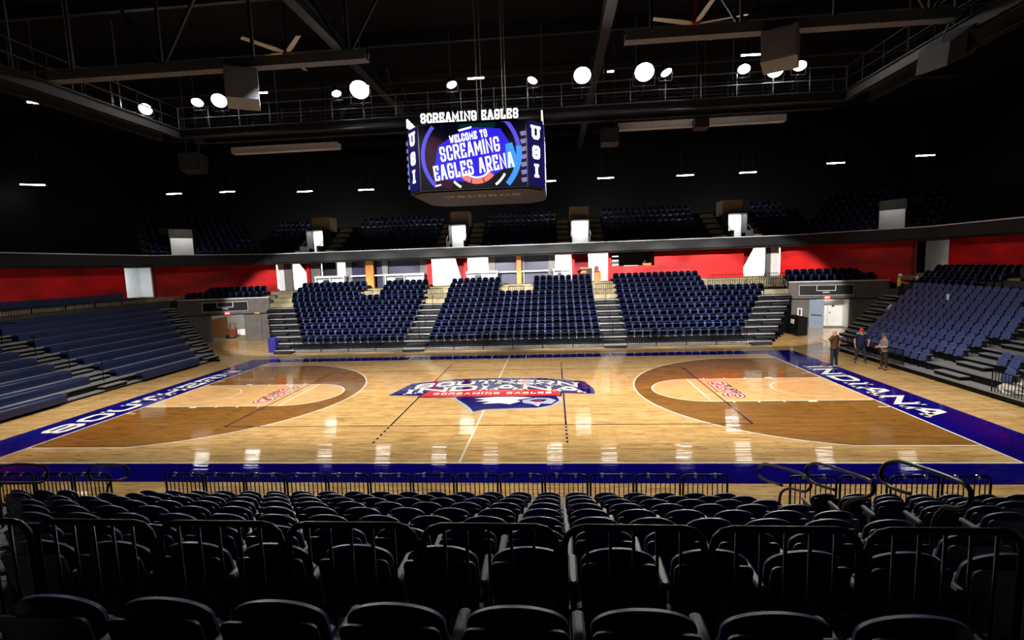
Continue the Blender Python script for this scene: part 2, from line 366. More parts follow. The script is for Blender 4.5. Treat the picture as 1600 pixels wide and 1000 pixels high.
for s in (-1, 1):
    lines += band([(s*BL, -SL), (s*BL, 7.62)], LW)
    lines += band([(s*BL, -YC)]+[(s*HC-s*p[0], p[1]) for p in arc(0, 0, R3, -a3, a3, 60)]+[(s*BL, YC)], LW)
    for y in (-1.83, 1.83): lines += band([(s*BL, y), (s*8.53, y)], LW)
    lines += band([(s*8.53, -1.83), (s*8.53, 1.83)], LW)
    lines += band([(s*8.53-s*p[0], p[1]) for p in arc(0, 0, 1.83, -90, 90, 32)], LW)
    lines += band([(s*(HC+.35), -1.25), (s*HC, -1.25)]+[(s*HC-s*p[0], p[1]) for p in arc(0, 0, 1.25, -90, 90, 24)]+[(s*HC, 1.25), (s*(HC+.35), 1.25)], .05)
    for y in (-1, 1):
        for xx, w2 in ((12.1, .3), (11.1, .06), (10.2, .06), (9.3, .06)):
            lines.append(rect(s*xx-w2/2, s*xx+w2/2, min(y*1.83, y*2.03), max(y*1.83, y*2.03)))
        lines.append(rect(min(s*BL, s*13.9), max(s*BL, s*13.9), y*2.75-.03, y*2.75+.03))
    lines += band([(s*5.9, 7.2), (s*5.9, 8.7)], .05)
    lines += band([(s*1.0, 7.6), (s*1.0, 8.7)], .05)
lines += band([(-BL-.03, -SL), (BL+.03, -SL)], .07)+band([(-BL-.03, 7.62), (BL+.03, 7.62)], .06)
lines += band([(0, -SL), (0, -2.75)], .055)+band([(0, 2.45), (0, 8.7)], .055)
flat('court_line_paint', lines, .006, M['white_line'])
vl = []
for y in (-4.5, 4.5): vl += band([(-9, y), (9, y)], .05)
flat('volleyball_line_paint', vl, .007, M['dark_line'])
vn = []
for x in (-9, 9): vn += band([(x, -4.5), (x, 4.5)], .055)
for x in (-3, 3):
    vn += band([(x, -4.5), (x, 4.5)], .06)
    for s in (-1, 1):
        for k in range(5):
            y = s*(4.72+k*.35); vn.append(rect(x-.035, x+.035, y-.07, y+.07))
flat('navy_line_paint', vn, .008, M['navy_line'])
def floor_text(name, txt, h, t, width, org, ang, z, m, grow=0.0, bend=None, gap=.16, serif=True):
    mb = MB(); ca, sa = cos(ang), sin(ang)
    def fn(x, y, d):
        if bend: y += bend(x)
        return (org[0]+x*ca-y*sa, org[1]+x*sa+y*ca, z)
    paint(mb, text_quads(txt, h, t, 1.0, gap, serif, grow, width), fn)
    return mb.obj(name, m, FL)
floor_text('baseline_lettering', 'SOUTHERN', .92, .225, 10.4, (-15.12, .12), pi/2, .007, M['white_line'], gap=.22)
floor_text('baseline_lettering', 'INDIANA', .98, .225, 8.2, (15.15, .22), -pi/2, .007, M['white_line'], gap=.24)
for s in (-1, 1):
    for nm, z, m, g in (('conference_letter_outline', .0075, 'navy_line', .11), ('conference_letter_halo', .0085, 'white_line', .06), ('conference_lettering', .0095, 'red_paint', .0)):
        floor_text(nm, 'GLVC', .56, .2, 2.5, (s*9.62, .0), -s*pi/2, z, M[m], grow=g, gap=.24)
# centre emblem
flat('emblem_outline', [[(-4.42, -.42), (-3.98, 1.72), (-2.06, 2.5), (0, 2.6), (2.06, 2.5), (3.98, 1.72), (4.3, .3), (4.28, -.5), (2.95, -.34), (2.9, -.86), (-3.1, -.82), (-3.0, -.5)]], .0075, M['logo_navy'])
flat('emblem_wing', [[(-1.62, -.7), (-1.4, -1.2), (-.85, -2.1), (-.42, -3.08), (0, -2.74), (1.1, -2.62), (2.02, -2.6), (2.6, -2.2), (2.95, -1.46), (2.78, -.74)]], .0072, M['grey_paint'])
flat('emblem_wing_field', [[(-1.5, -.7), (-1.28, -1.2), (-.74, -2.08), (-.38, -2.9), (.02, -2.62), (1.1, -2.5), (1.96, -2.48), (2.5, -2.14), (2.82, -1.46), (2.68, -.74)]], .0078, M['logo_navy'])
flat('emblem_plume', [[(-.62, -1.05), (-.1, -1.25), (-.5, -1.5), (.1, -1.55), (-.2, -1.85), (.5, -1.78), (.9, -1.95), (1.3, -1.56), (1.1, -1.36), (1.75, -.98), (.9, -.84), (.2, -.86)]], .0088, M['white_line'])
flat('emblem_bill', [[(1.34, -1.4), (1.9, -1.02), (2.45, -1.14), (2.7, -1.45), (2.5, -1.96), (2.12, -1.9), (2.0, -2.3), (1.78, -1.98), (1.4, -1.78)]], .0088, M['grey_paint'])
flat('emblem_bill_inset', [[(1.6, -1.42), (2.0, -1.2), (2.36, -1.34), (2.2, -1.6), (1.9, -1.66)]], .0096, M['logo_navy'])
flat('emblem_bill_accent', [[(1.75, -1.44), (2.02, -1.3), (2.2, -1.4), (2.0, -1.52)]], .0102, M['red_paint'])
flat('emblem_red_band', [[(-3.0, -.72), (-2.75, .38), (2.86, .3), (2.86, -.74)]], .0088, M['red_paint'])
floor_text('emblem_upper_lettering', 'SOUTHERN', .86, .2, 7.3, (0, 1.82), 0, .0092, M['white_line'], bend=lambda x: -.055*x*x, gap=.14)
floor_text('emblem_lower_lettering', 'INDIANA', .9, .215, 7.7, (0, .78), 0, .0094, M['white_line'], bend=lambda x: -.045*x*x, gap=.16)
floor_text('emblem_band_lettering', 'SCREAMING EAGLES', .3, .22, 5.0, (0, -.24), 0, .0104, M['white_line'], gap=.3, serif=False)

# ------------------------------------------------------------------ folding seat (local: back top above the origin, facing +y, z 0 = its deck)
def arch_panel(hw, z0, z1, zs, y_of, th, n=8, rc=0.0):
    """upright panel: straight sides up to zs, then an arched (or corner-rounded) top at z1"""
    pts = [(-hw*.9, z0), (hw*.9, z0), (hw, z0+.05)]
    if rc:
        pts += [(hw-rc+rc*cos(a), z1-rc+rc*sin(a)) for a in [pi/2*i/3 for i in range(4)]]+[(-hw+rc-rc*cos(a), z1-rc+rc*sin(a)) for a in [pi/2*(3-i)/3 for i in range(4)]]
    else:
        pts += [(hw*cos(a) if cos(a) > 1e-6 else 0, zs+(z1-zs)*sin(a)) for a in [pi/2*i/n for i in range(n)]]+[(0, z1)]
        pts += [(-hw*cos(a), zs+(z1-zs)*sin(a)) for a in [pi/2*(n-1-i)/n for i in range(n)]]
    pts += [(-hw, z0+.05)]
    mb = MB(); k = len(pts)
    f = [(x, y_of(z, x)+th/2, z) for x, z in pts]; b = [(x, y_of(z, x)-th/2, z) for x, z in pts]
    e = .012
    fi = [(x*(1-e/hw), y_of(z, x)+th/2+.006, z0+(z-z0)*(1-e/(z1-z0))+e*.3) for x, z in pts]
    mb.add(f+b+fi, [(i, k+i, k+(i+1) % k, (i+1) % k) for i in range(k)]+[(2*k+i, i, (i+1) % k, 2*k+(i+1) % k) for i in range(k)]+[tuple(range(2*k, 3*k))[::-1], tuple(range(k, 2*k))])
    return mb
YB_ = lambda z, x: .10*(.84-z)/.44+.10*(abs(x)/.21)**2*.18
PART = {}
PART['seat_back'] = (arch_panel(.212, .40, .84, .725, YB_, .018, n=10).mesh('seat_back', M['seat']), 1)
PART['back_shell'] = (arch_panel(.212, .34, .775, .7, lambda z, x: YB_(z, 0)-.062, .012, rc=.04).mesh('back_shell', M['shell']), 1)
PART['seat_pan'] = (arch_panel(.205, .36, .66, .6, lambda z, x: .20-.10*(z-.36)/.3, .06, rc=.09).mesh('seat_pan', M['seat']), 1)
_a = MB().cbox(-.285, -.232, -.05, .25, .62, .655, .012)
PART['armrest'] = (_a.mesh('armrest', M['arm']), 1)
_l = MB(); _l.box(-.275, -.242, .02, .10, 0, .62); _l.box(-.275, -.242, .10, .2, .54, .62); _l.box(-.285, -.232, -.02, .2, 0, .03); _l.beam((-.258, .06, .40), (-.2, .07, .42), .05, .05); _l.box(-.2, .25, .05, .09, .38, .42)
PART['seat_bracket'] = (_l.mesh('seat_bracket', M['leg']), 1)
def seat_root(label, loc, rz, group):
    t = thing('stadium_seat', label, 'seat', loc, rz, group)
    KIDS[t.name] = [link(n, me, t) for n, (me, _) in PART.items()]
    for o in KIDS[t.name]:
        if o.name.startswith('armrest'): o['label'] = 'grey armrest'
    return t
PROTO = None
def seat(loc, rz, label, group):
    global PROTO
    if PROTO is None:
        PROTO = seat_root(label, loc, rz, group); return PROTO
    return dup(PROTO, loc, rz, label, group)

# rest-of-the-seats mesh (everything past the 300 largest): the same shapes with fewer faces
LO = MB()
LO.mat(M['seat'])
_p = arch_panel(.226, .40, .84, .72, YB_, .03, n=3); LO.add(_p.v, _p.f)
_p = arch_panel(.218, .36, .66, .6, lambda z, x: .20-.10*(z-.36)/.3, .06, rc=.09); LO.add(_p.v, _p.f)
LO.mat(M['shell']); LO.box(-.222, .222, -.09, -.06, .36, .76)
LO.mat(M['arm']); LO.cbox(-.285, -.232, -.05, .25, .62, .655, .012)
LO.mat(M['leg']); LO.box(-.275, -.242, .02, .10, 0, .585)
FAR = []
def far_seat(x, y, z, rz): FAR.append((x, y, z, rz))

TR, RI = .85, .34            # row depth and rise
RN = .352
P_ = .515                    # seat pitch
# ---- near stand: seats in view, counted along each row
Y0N, Z0N = -12.2, .43
rows_near = {}
for k in range(9):
    y = Y0N-TR*k; d = y+20.894
    xl, xr = 2.7-1.205*d-.2, 2.7+.857*d+.22
    n0 = math.ceil((xl-2.78-P_/2)/P_); n1 = math.floor((xr-2.78-P_/2)/P_)
    xs = []
    for n in range(n0, n1+1):
        x = 2.78+P_/2+P_*n
        if n < -16 and k < 8: x -= 1.2
        if n > 5 and k < 8: x += 1.15
        if x < xl or x > xr: continue
        xs.append(x)
    rows_near[k] = xs
    rn = ['first row up from court']+[ORD[j]+' row up from court' for j in range(2, 8)]+['row just past guard rails', 'row before guard rails']
    for i, x in enumerate(xs):
        seat((x, y, Z0N+RN*k if k < 8 else 3.14), random.uniform(-.02, .02), 'black folding seat, %s in view from the SOUTHERN end, %s' % (ORD[i+1], rn[k]), 'black seats of the unlit stand by the camera')
# ---- stand behind the INDIANA lettering
X0R, Z0R = 18.95, .25
for k in range(8):
    x = X0R+TR*k; ymin = (x-2.7)/.857-21.15; ymax = 7.2+.72*k
    i = 0; y = ymax-P_/2
    while y > ymin:
        gap = (-1.5 < y < 2.3) if k == 0 else (-.15 < y < 1.3)
        if not gap:
            i += 1
            seat((x, y, Z0R+RI*k), pi/2, 'navy folding seat, %s from the tunnel, %s row, stand behind INDIANA lettering' % (ORD[i], 'front' if k == 0 else ORD[k+1]), 'navy seats of the stand behind the INDIANA lettering')
        y -= P_
for k in range(8, 11):
    for j in range(26):
        y = 13.2-j*P_+.3*(k-8)
        if y < (8.6 if k == 8 else 7.9): break
        far_seat(X0R+TR*k, y, Z0R+RI*k, pi/2)
# ---- far stand
Y0F, Z0F = 11.95, .2
def xend(k): return 14.6+.54*k
for k in range(8):
    y = Y0F+TR*k; z = Z0F+RI*k
    for x0, x1 in ((-xend(k), -7.2), (-5.75, 5.75), (7.2, xend(k))):
        n = int((x1-x0)/P_)
        for i in range(n): far_seat((x0+x1)/2+(i-(n-1)/2)*P_, y, z, pi)
for k in range(8, 11):
    y = Y0F+TR*k; z = Z0F+RI*k
    for x0, x1 in ((-18.6, -12.9), (-11.4, -7.5), (-5.9, -1.4), (1.0, 5.8), (7.4, 14.2)):
        n = int((x1-x0)/P_)
        for i in range(n): far_seat((x0+x1)/2+(i-(n-1)/2)*P_, y, z, pi)
# ---- corner terraces over the tunnels
LC = [Vector((-27.0, 16.6)), Vector((-20.1, 17.8))]; RC = [Vector((19.95, 17.8)), Vector((26.2, 16.6))]
for (a, b) in (LC, RC):
    d = (b-a).normalized(); nn = Vector((-d.y, d.x)); L = (b-a).length
    ang = math.atan2(nn.y, nn.x)+pi/2
    for r in range(2):
        for i in range(int((L-.4)/P_)):
            p = a+d*(.35+i*P_)+nn*(.95+.85*r); far_seat(p.x, p.y, 3.15+RI*r, ang)
# ---- upper deck
UP = [(-5.3, 1.3), (5.0, 1.3), (-17.8, 1.8), (17.6, 1.8)]     # portals: centre, half-width with their stairs
for k in range(7):
    y = 21.1+TR*k; z = 6.35+.5*k
    n = int(46/P_)
    for i in range(n):
        x = -23+i*P_
        if any(abs(x-c) < hw+.75 for c, hw in UP): continue
        far_seat(x, y, z, pi)
    for s in (-1, 1):
        a = Vector((s*21.8, 20.9)); b = Vector((s*27.6, 14.9)); d = (b-a).normalized(); nn = Vector((s*.72, .69))
        for i in range(15):
            if 9 <= i <= 12: continue
            p = a+d*(.6+i*P_)+nn*TR*k; far_seat(p.x, p.y, z, math.atan2(nn.y, nn.x)+pi/2)
def build_far():
    import numpy as np
    bv = np.array([tuple(v) for v in LO.v]); nv = len(bv); n = len(FAR)
    V = np.empty((n*nv, 3))
    for i, (x, y, z, r) in enumerate(FAR):
        c, s = cos(r), sin(r)
        V[i*nv:(i+1)*nv, 0] = bv[:, 0]*c-bv[:, 1]*s+x; V[i*nv:(i+1)*nv, 1] = bv[:, 0]*s+bv[:, 1]*c+y; V[i*nv:(i+1)*nv, 2] = bv[:, 2]+z
    lens = np.array([len(f) for f in LO.f]); idx = np.concatenate([np.array(f) for f in LO.f]); nl = len(idx)
    me = bpy.data.meshes.new('stadium_seats_beyond')
    me.vertices.add(n*nv); me.vertices.foreach_set('co', V.ravel())
    me.loops.add(n*nl); me.loops.foreach_set('vertex_index', (idx[None, :]+np.arange(n)[:, None]*nv).ravel().astype(np.int32))
    L2 = np.tile(lens, n); st = np.concatenate([[0], np.cumsum(L2)[:-1]])
    me.polygons.add(len(L2)); me.polygons.foreach_set('loop_start', st.astype(np.int32))
    for m in LO.mats: me.materials.append(m)
    me.polygons.foreach_set('material_index', np.tile(np.array(LO.m), n).astype(np.int32))
    me.update(calc_edges=True); me.validate()
    o = link('stadium_seating', me)
    tag(o, 'rows of navy folding seats across the far stands, tunnel terraces and upper deck', 'seats', kind='stuff')
build_far()

# ------------------------------------------------------------------ stands: stepped decks
def stand(name, label, rows, T, tread='tread'):
    """rows: list of (a0, a1, depth0, depth1, z); T maps (along, depth, z) -> world through a matrix"""
    t = thing(name, label, 'stand')
    tr, ri, no = MB(), MB(), MB(); tr.T = ri.T = no.T = T
    for i, (a0, a1, d0, d1, z) in enumerate(rows):
        tr.box(a0, a1, d0, d1, z-.05, z)
        ri.box(a0, a1, d0+.03, d1 if i < len(rows)-1 else d0+.4, max(0.0, z-RI-.02) if i else 0, z-.05)
        no.box(a0, a1, d0-.02, d0+.04, z-.055, z+.004)
    tr.obj('deck_tread', M[tread], t); ri.obj('deck_riser', M['riser'], t); no.obj('deck_nosing', M['nosing'], t)
    return t
def step_block(parent, x0, x1, y0, y1, z0, z1):
    mb = MB(); mb.mat(M['riser']).box(x0, x1, y0, y1, z0, z1-.03); mb.mat(M['tread' if parent == ST else 'tread_light']).box(x0-.01, x1+.01, y0-.01, y1+.01, z1-.03, z1)
    mb.obj('aisle_step', None, parent)
I4 = Matrix.Identity(4)
far_rows = [(-xend(k)-1.4, xend(k)+1.4, Y0F-.95+TR*k if k else Y0F-.95, Y0F+TR*k+.05, Z0F+RI*k) for k in range(8)]
ST = stand('retractable_stand', 'long dark retractable stand of navy seats facing the camera across court', far_rows, I4)
for x0, x1 in ((-7.25, -5.7), (5.7, 7.25)):
    for k in range(8):
        z = Z0F+RI*k; y = Y0F+TR*k
        step_block(ST, x0+.1, x1-.1, y-.95-.36, y-.94, 0 if k == 0 else z-RI, z-RI/2 if k else .1)
for s in (-1, 1):
    for k in range(8):
        z = Z0F+RI*k; y = Y0F+TR*k; xe = xend(k)
        step_block(ST, min(s*(xe+.1), s*(xe+1.3)), max(s*(xe+.1), s*(xe+1.3)), y-.95-.36, y-.94, 0 if k == 0 else z-RI, z-RI/2 if k else .1)
mb = MB(); mb.box(-14.6, 14.6, Y0F-.99, Y0F-.955, .05, .17); mb.obj('front_skirt', M['nosing'], ST)
gl = MB()
for s in (-1, 1):
    for k in range(8):
        xe = xend(k)+1.4
        gl.box(s*xe-.03, s*xe+.03, Y0F-.9+TR*k, Y0F+TR*k+.05, 0, Z0F+RI*k+.02)
gl.obj('side_panel', M['riser'], ST)
ro = 'R'
TRt = Matrix(((0, 1, 0, 0), (1, 0, 0, 0), (0, 0, 1, 0), (0, 0, 0, 1)))       # along->y, depth->x
r_rows = [(-9.5, 8.6+.72*k, X0R-.95+TR*k+(.35 if k == 0 else 0), X0R+TR*k+.05, Z0R+RI*k) for k in range(8)]
ST2 = stand('retractable_stand', 'dark retractable stand of navy seats behind the INDIANA lettering', r_rows, TRt, 'tread_light')
for k in range(8):
    z = Z0R+RI*k; x = X0R+TR*k
    for y0, y1 in ((-.1, 1.25), (7.3+.72*k, 8.5+.72*k)):
        if k: step_block(ST2, x-.95-.34, x-.93, y0, y1, 0 if k == 0 else z-RI, z-RI/2 if k else .1)
X0L = -18.95
TLt = Matrix(((0, -1, 0, 0), (1, 0, 0, 0), (0, 0, 1, 0), (0, 0, 0, 1)))
l_rows = [(-9.5, 8.3+.72*k if k else 8.0, 18.55+TR*k if k == 0 else 18.0+TR*k, 18.95+TR*k+.05, .14+RI*.92*k) for k in range(10)]
ST3 = stand('bleacher_stand', 'dark retractable stand of navy benches behind the SOUTHERN lettering', l_rows, TLt, 'tread_light')
for k in range(1, 10):
    z = .14+RI*.92*k; x = 18.0+TR*k
    for y0, y1 in ((.75, 2.0), (7.2+.72*k, 8.2+.72*k)):
        step_block(ST3, -x-.02, -x+.34, y0, y1, z-RI, z-RI/2)
gl = MB()
for k in range(10): gl.box(-18.98-TR*k, -18.05-TR*k, 8.32+.72*k, 8.37+.72*k, 0, .16+RI*.92*k)
gl.obj('side_panel', M['riser'], ST3)
# benches of the SOUTHERN-end stand
for k in range(10):
    z = .14+RI*.92*k; xf = -(18.28+TR*k)
    for seg, (y0, y1) in enumerate(((2.15, 7.0+.72*k), (-9.4, .65))):
        if k == 0: y0, y1 = ((2.75, 6.9), (-9.4, -1.3))[seg]
        t = thing('bleacher_bench', 'navy plastic bleacher bench, %s row, on the %s side of the aisle' % ('front' if k == 0 else ORD[k+1], 'tunnel' if seg == 0 else 'camera'), 'bench', (xf, (y0+y1)/2, z), 0, 'navy benches behind the SOUTHERN lettering')
        h = (y1-y0)/2
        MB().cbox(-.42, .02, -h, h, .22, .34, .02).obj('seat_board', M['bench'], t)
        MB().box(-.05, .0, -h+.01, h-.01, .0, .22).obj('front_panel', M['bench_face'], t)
        mb = MB()
        for j in range(int(2*h/1.5)+1):
            yy = -h+.1+j*1.5
            if yy < h: mb.box(-.4, -.33, yy, yy+.05, 0, .22)
        mb.obj('support_bracket', M['leg'], t)
# near stand deck (own block under the seats by the camera)
n_rows = [(-12.5, 15, 0+TR*k-(.3 if k == 0 else 0), TR*(k+1)+.02, Z0N+RN*k if k < 8 else 3.14+.34*(k-8)) for k in range(10)]
TN = Matrix(((1, 0, 0, 0), (0, -1, 0, -11.35), (0, 0, 1, 0), (0, 0, 0, 1)))
ST4 = stand('retractable_stand', 'unlit retractable stand of black seats in front of the camera', n_rows, TN, 'tread_light')

# ------------------------------------------------------------------ railings
def railing(name, label, cat, p, q, z0, h, group, n=8, r=.017, clamps=True, indiv=True, rc=.07):
    """vertical-bar railing panel from p to q (xy), base height z0"""
    p, q = Vector((p[0], p[1])), Vector((q[0], q[1])); L = (q-p).length; c = (p+q)/2
    t = thing(name, label, cat, (c.x, c.y, z0), math.atan2((q-p).y, (q-p).x), group)
    hw = L/2
    fr = [(-hw, 0, 0), (-hw, 0, h-rc)]+[(-hw+rc-rc*cos(a), 0, h-rc+rc*sin(a)) for a in (pi/6, pi/3, pi/2)]+[(hw-rc+rc*sin(a), 0, h-rc+rc*cos(a)) for a in (0, pi/6, pi/3)]+[(hw, 0, h-rc), (hw, 0, 0)]
    MB().tube(fr, r*1.25, 8).obj('rail_frame', M['rail'], t, True)
    MB().tube([(-hw, 0, .07), (hw, 0, .07)], r, 6).obj('bottom_rail', M['rail'], t, True)
    if indiv:
        me = MB().tube([(0, 0, .07), (0, 0, h)], r*.62, 6).mesh('baluster', M['rail'], True)
        for i in range(n):
            o = link('baluster', me, t); o.location = (-hw+L*(i+1)/(n+1), 0, 0)
    else:
        mb = MB()
        for i in range(n):
            x = -hw+L*(i+1)/(n+1); mb.tube([(x, 0, .07), (x, 0, h)], r*1.0, 4)
        mb.obj('bar_grille', M['rail'], t)
    if clamps:
        for x in (-hw*.45, hw*.45):
            MB().cbox(x-.03, x+.03, -.035, .035, h-.045, h+.035, .012).obj('clamp', M['screw'], t)
    return t
xs = [-5.55+i*.885 for i in range(14)]
for i in range(13):
    railing('bar_railing', 'black bar railing panel before the front seats, %s from the SOUTHERN-side aisle' % ORD[i+1], 'railing', (xs[i]+.03, -11.35), (xs[i+1]-.03, -11.35), Z0N, .8, 'court rail panels before the black seats')
for i in range(4):
    x = 7.05+i*.9
    railing('bar_railing', 'black bar railing panel beyond the aisle, %s toward the INDIANA end' % ORD[i+1], 'railing', (x+.03, -11.35), (x+.86, -11.35), Z0N, .78, 'court rail panels before the black seats')
for i in range(4):
    x = -6.75-i*.9
    railing('bar_railing', 'black bar railing panel beyond the aisle, %s toward the SOUTHERN end' % ORD[i+1], 'railing', (x-.86, -11.35), (x-.03, -11.35), Z0N, .8, 'court rail panels before the black seats')
gx = [.5+(i-2)*.738 for i in range(9)]
for i in range(8):
    railing('guard_rail', 'black round-cornered guard rail between the two closest seat rows, %s from the SOUTHERN side' % ORD[i+1], 'guard rail', (gx[i]+.015, -18.44), (gx[i]+.715, -18.44), Z0N+RN*7, 1.12, 'guard rails behind the black seat rows', n=5, r=.015, clamps=False, rc=.1)
# far front railings, one per bay
bays = []
for x0, x1 in ((-14.6, -7.2), (-5.75, 5.75), (7.2, 14.5)):
    n = round((x1-x0)/1.85); bays += [(x0+(x1-x0)*i/n, x0+(x1-x0)*(i+1)/n) for i in range(n)]
for i, (a, b) in enumerate(bays):
    railing('bar_railing', 'black bar railing along the far stand front, %s bay from the SOUTHERN end' % ORD[i+1], 'railing', (a+.03, Y0F-1.0), (b-.03, Y0F-1.0), .05, .95, 'front railings of the far stand', n=13, clamps=False, indiv=False)
for i, (a, b) in enumerate(((2.9, 4.3), (4.4, 5.8), (5.9, 7.3))):
    railing('bar_railing', 'black bar railing fronting the INDIANA end stand, %s panel from the tunnel' % ORD[3-i], 'railing', (18.35, a), (18.35, b), .05, .9, 'front railings of the INDIANA end stand', n=12, clamps=False, indiv=False)
for i, (a, b) in enumerate(((-3.2, -1.75), (-4.8, -3.3))):
    railing('bar_railing', 'black bar railing beside the white sheeting, %s toward the camera' % ('nearer' if i else 'first'), 'railing', (18.35, a), (18.35, b), .05, .95, 'front railings of the INDIANA end stand', n=10, clamps=False, indiv=False)
# aisle handrails: bent tube loops on posts
def loop_rail(label, x, pts, post, group, r=.022):
    t = thing('aisle_handrail', label, 'handrail', (x, 0, 0), 0, group)
    def smooth(P):
        for _ in range(2):
            Q = [P[0]]
            for a, b in zip(P, P[1:]):
                a, b = Vector(a), Vector(b); Q += [tuple(a*.75+b*.25), tuple(a*.25+b*.75)]
            P = Q+[P[-1]]
        return P
    MB().tube(smooth([(0, y, z) for y, z in pts]), r, 8).obj('rail_loop', M['rail'], t, True)
    MB().tube(smooth([(0, y, z) for y, z in post]), r, 8).obj('post', M['rail'], t, True)
G = 'aisle handrails of the near stand'
loop_rail('black bent handrail loop closest to the court at the INDIANA-side aisle', 6.45, [(-12.44, 1.52), (-11.58, 1.26), (-11.4, 1.33), (-11.57, 1.54), (-11.87, 1.67), (-13.07, 2.01), (-13.31, 2.02), (-13.39, 1.96), (-13.32, 1.85), (-13.15, 1.74), (-12.73, 1.61)], [(-12.73, 1.61), (-12.47, 1.45), (-12.35, 1.29), (-12.37, 1.02), (-12.37, .8)], G)
loop_rail('black bent handrail loop midway up the INDIANA-side aisle', 6.45, [(-14.01, 2.17), (-13.46, 2.01), (-13.31, 2.02), (-13.19, 2.09), (-13.26, 2.21), (-13.44, 2.32), (-13.65, 2.39), (-14.72, 2.64), (-14.82, 2.61), (-14.82, 2.52), (-14.73, 2.42), (-14.52, 2.3)], [(-14.52, 2.3), (-14.3, 2.16), (-14.2, 1.9), (-14.2, 1.5)], G)
loop_rail('black bent handrail loop highest up the INDIANA-side aisle', 6.45, [(-15.41, 2.78), (-15.12, 2.71), (-14.98, 2.72), (-14.91, 2.78), (-14.97, 2.92), (-15.13, 3.03), (-15.3, 3.09), (-16.04, 3.21), (-16.16, 3.19), (-16.19, 3.13), (-16.17, 3.03), (-16.06, 2.94), (-15.9, 2.88)], [(-15.9, 2.88), (-15.76, 2.7), (-15.75, 2.4), (-15.75, 1.9)], G)
loop_rail('black bent handrail loop closest to the court at the SOUTHERN-side aisle', -6.1, [(-12.3, 1.83), (-12.44, 1.81), (-12.47, 1.68), (-12.41, 1.56), (-12.07, 1.41), (-11.88, 1.31), (-11.66, 1.29), (-11.6, 1.38), (-11.65, 1.54), (-11.83, 1.64), (-12.3, 1.83)], [(-12.0, 1.38), (-12.12, 1.3), (-12.16, 1.0), (-12.16, .75)], G)
loop_rail('black bent handrail loop higher up the SOUTHERN-side aisle', -6.1, [(-13.93, 2.19), (-14.1, 2.35), (-13.89, 2.5), (-13.29, 2.23), (-13.21, 2.15), (-13.19, 2.02), (-13.25, 1.92), (-13.39, 1.95), (-13.93, 2.19)], [(-13.93, 2.19), (-13.98, 2.05), (-13.98, 1.8), (-13.98, 1.4)], G)
for i in range(4):       # SOUTHERN-end bleacher aisle
    k = 1+2*i; z = .14+RI*.92*k; x = -(18.3+TR*k)
    t = thing('aisle_handrail', 'thin black handrail loop in the bleacher aisle, %s up from the floor' % ORD[i+1], 'handrail', (x, 1.4, z), 0, 'aisle handrails of the bleachers')
    MB().tube([(0, 0, 0), (0, 0, .5), (0, 0, .92)], .02, 6).obj('post', M['rail'], t)
    MB().tube([(0, 0, .92), (.25, .3, .95), (.1, .62, .98), (-.3, .62, 1.0), (-.45, .3, 1.0), (-.2, .05, .94)], .018, 6, True).obj('rail_loop', M['rail'], t, True)
for i, x in enumerate((-6.45, 6.5)):
    for j in range(3):
        k = 1+2.6*j; z = Z0F+RI*int(k); y = Y0F+TR*int(k)-.5
        t = thing('aisle_handrail', 'thin black handrail post in the far stand aisle toward %s, %s up' % ('SOUTHERN' if i == 0 else 'INDIANA', ORD[j+1]), 'handrail', (x, y, z), 0, 'aisle handrails of the far stand')
        MB().tube([(0, 0, 0), (0, 0, .85), (0, .1, .95), (0, .5, 1.1)], .022, 6).obj('post', M['rail'], t)

# ------------------------------------------------------------------ concourse behind the far stand, upper deck, fascia
ZF = 3.75
fx = MB().mat(M['concrete'])
for k in range(8, 11):
    y = Y0F+TR*k; z = Z0F+RI*k; fx.box(-20.5, 20.5, y-.8, y+.1, 0 if k == 8 else z-RI, z)
fx.box(-22.5, 22.5, Y0F+TR*10.1, 27, ZF-.3, ZF)
fx.box(-32, -26.9, YN+14, 22, ZF-.3, ZF); fx.box(26.9, 32, YN+14, 22, ZF-.3, ZF)
struct('floor_concourse', fx)
FAS = [(-26.9, -20), (-26.9, 14.3), (-21.0, 20.0), (21.0, 20.0), (26.9, 14.3), (26.9, -20)]
def wall_strip(pts, z0, z1, th, m, mb=None):
    mb = mb or MB()
    mb.mat(m)
    for a, b in zip(pts, pts[1:]):
        a, b = Vector(a), Vector(b); d = (b-a).normalized(); nn = Vector((-d.y, d.x))*th
        q = [a-d*.02, b+d*.02, b+d*.02+nn, a-d*.02+nn]
        mb.prism([tuple(p) for p in q], z0, z1, 'z')
    return mb
struct('trim_1', wall_strip(FAS, 6.2, 6.9, .35, M['fascia']))
struct('trim_2', wall_strip([(x*1.0, y) for x, y in FAS], 6.9, 6.96, .4, M['cap']))
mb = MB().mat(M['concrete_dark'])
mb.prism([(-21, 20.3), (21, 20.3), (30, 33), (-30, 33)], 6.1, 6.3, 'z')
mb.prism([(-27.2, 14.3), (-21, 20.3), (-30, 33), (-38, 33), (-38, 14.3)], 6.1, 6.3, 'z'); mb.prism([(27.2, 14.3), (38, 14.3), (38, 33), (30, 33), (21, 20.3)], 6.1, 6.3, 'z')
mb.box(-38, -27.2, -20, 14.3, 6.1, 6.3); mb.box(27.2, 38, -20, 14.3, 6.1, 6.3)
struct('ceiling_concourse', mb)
up = MB().mat(M['concrete_dark'])
cuts = sorted((c-.72, c+.72) for c, hw in UP)
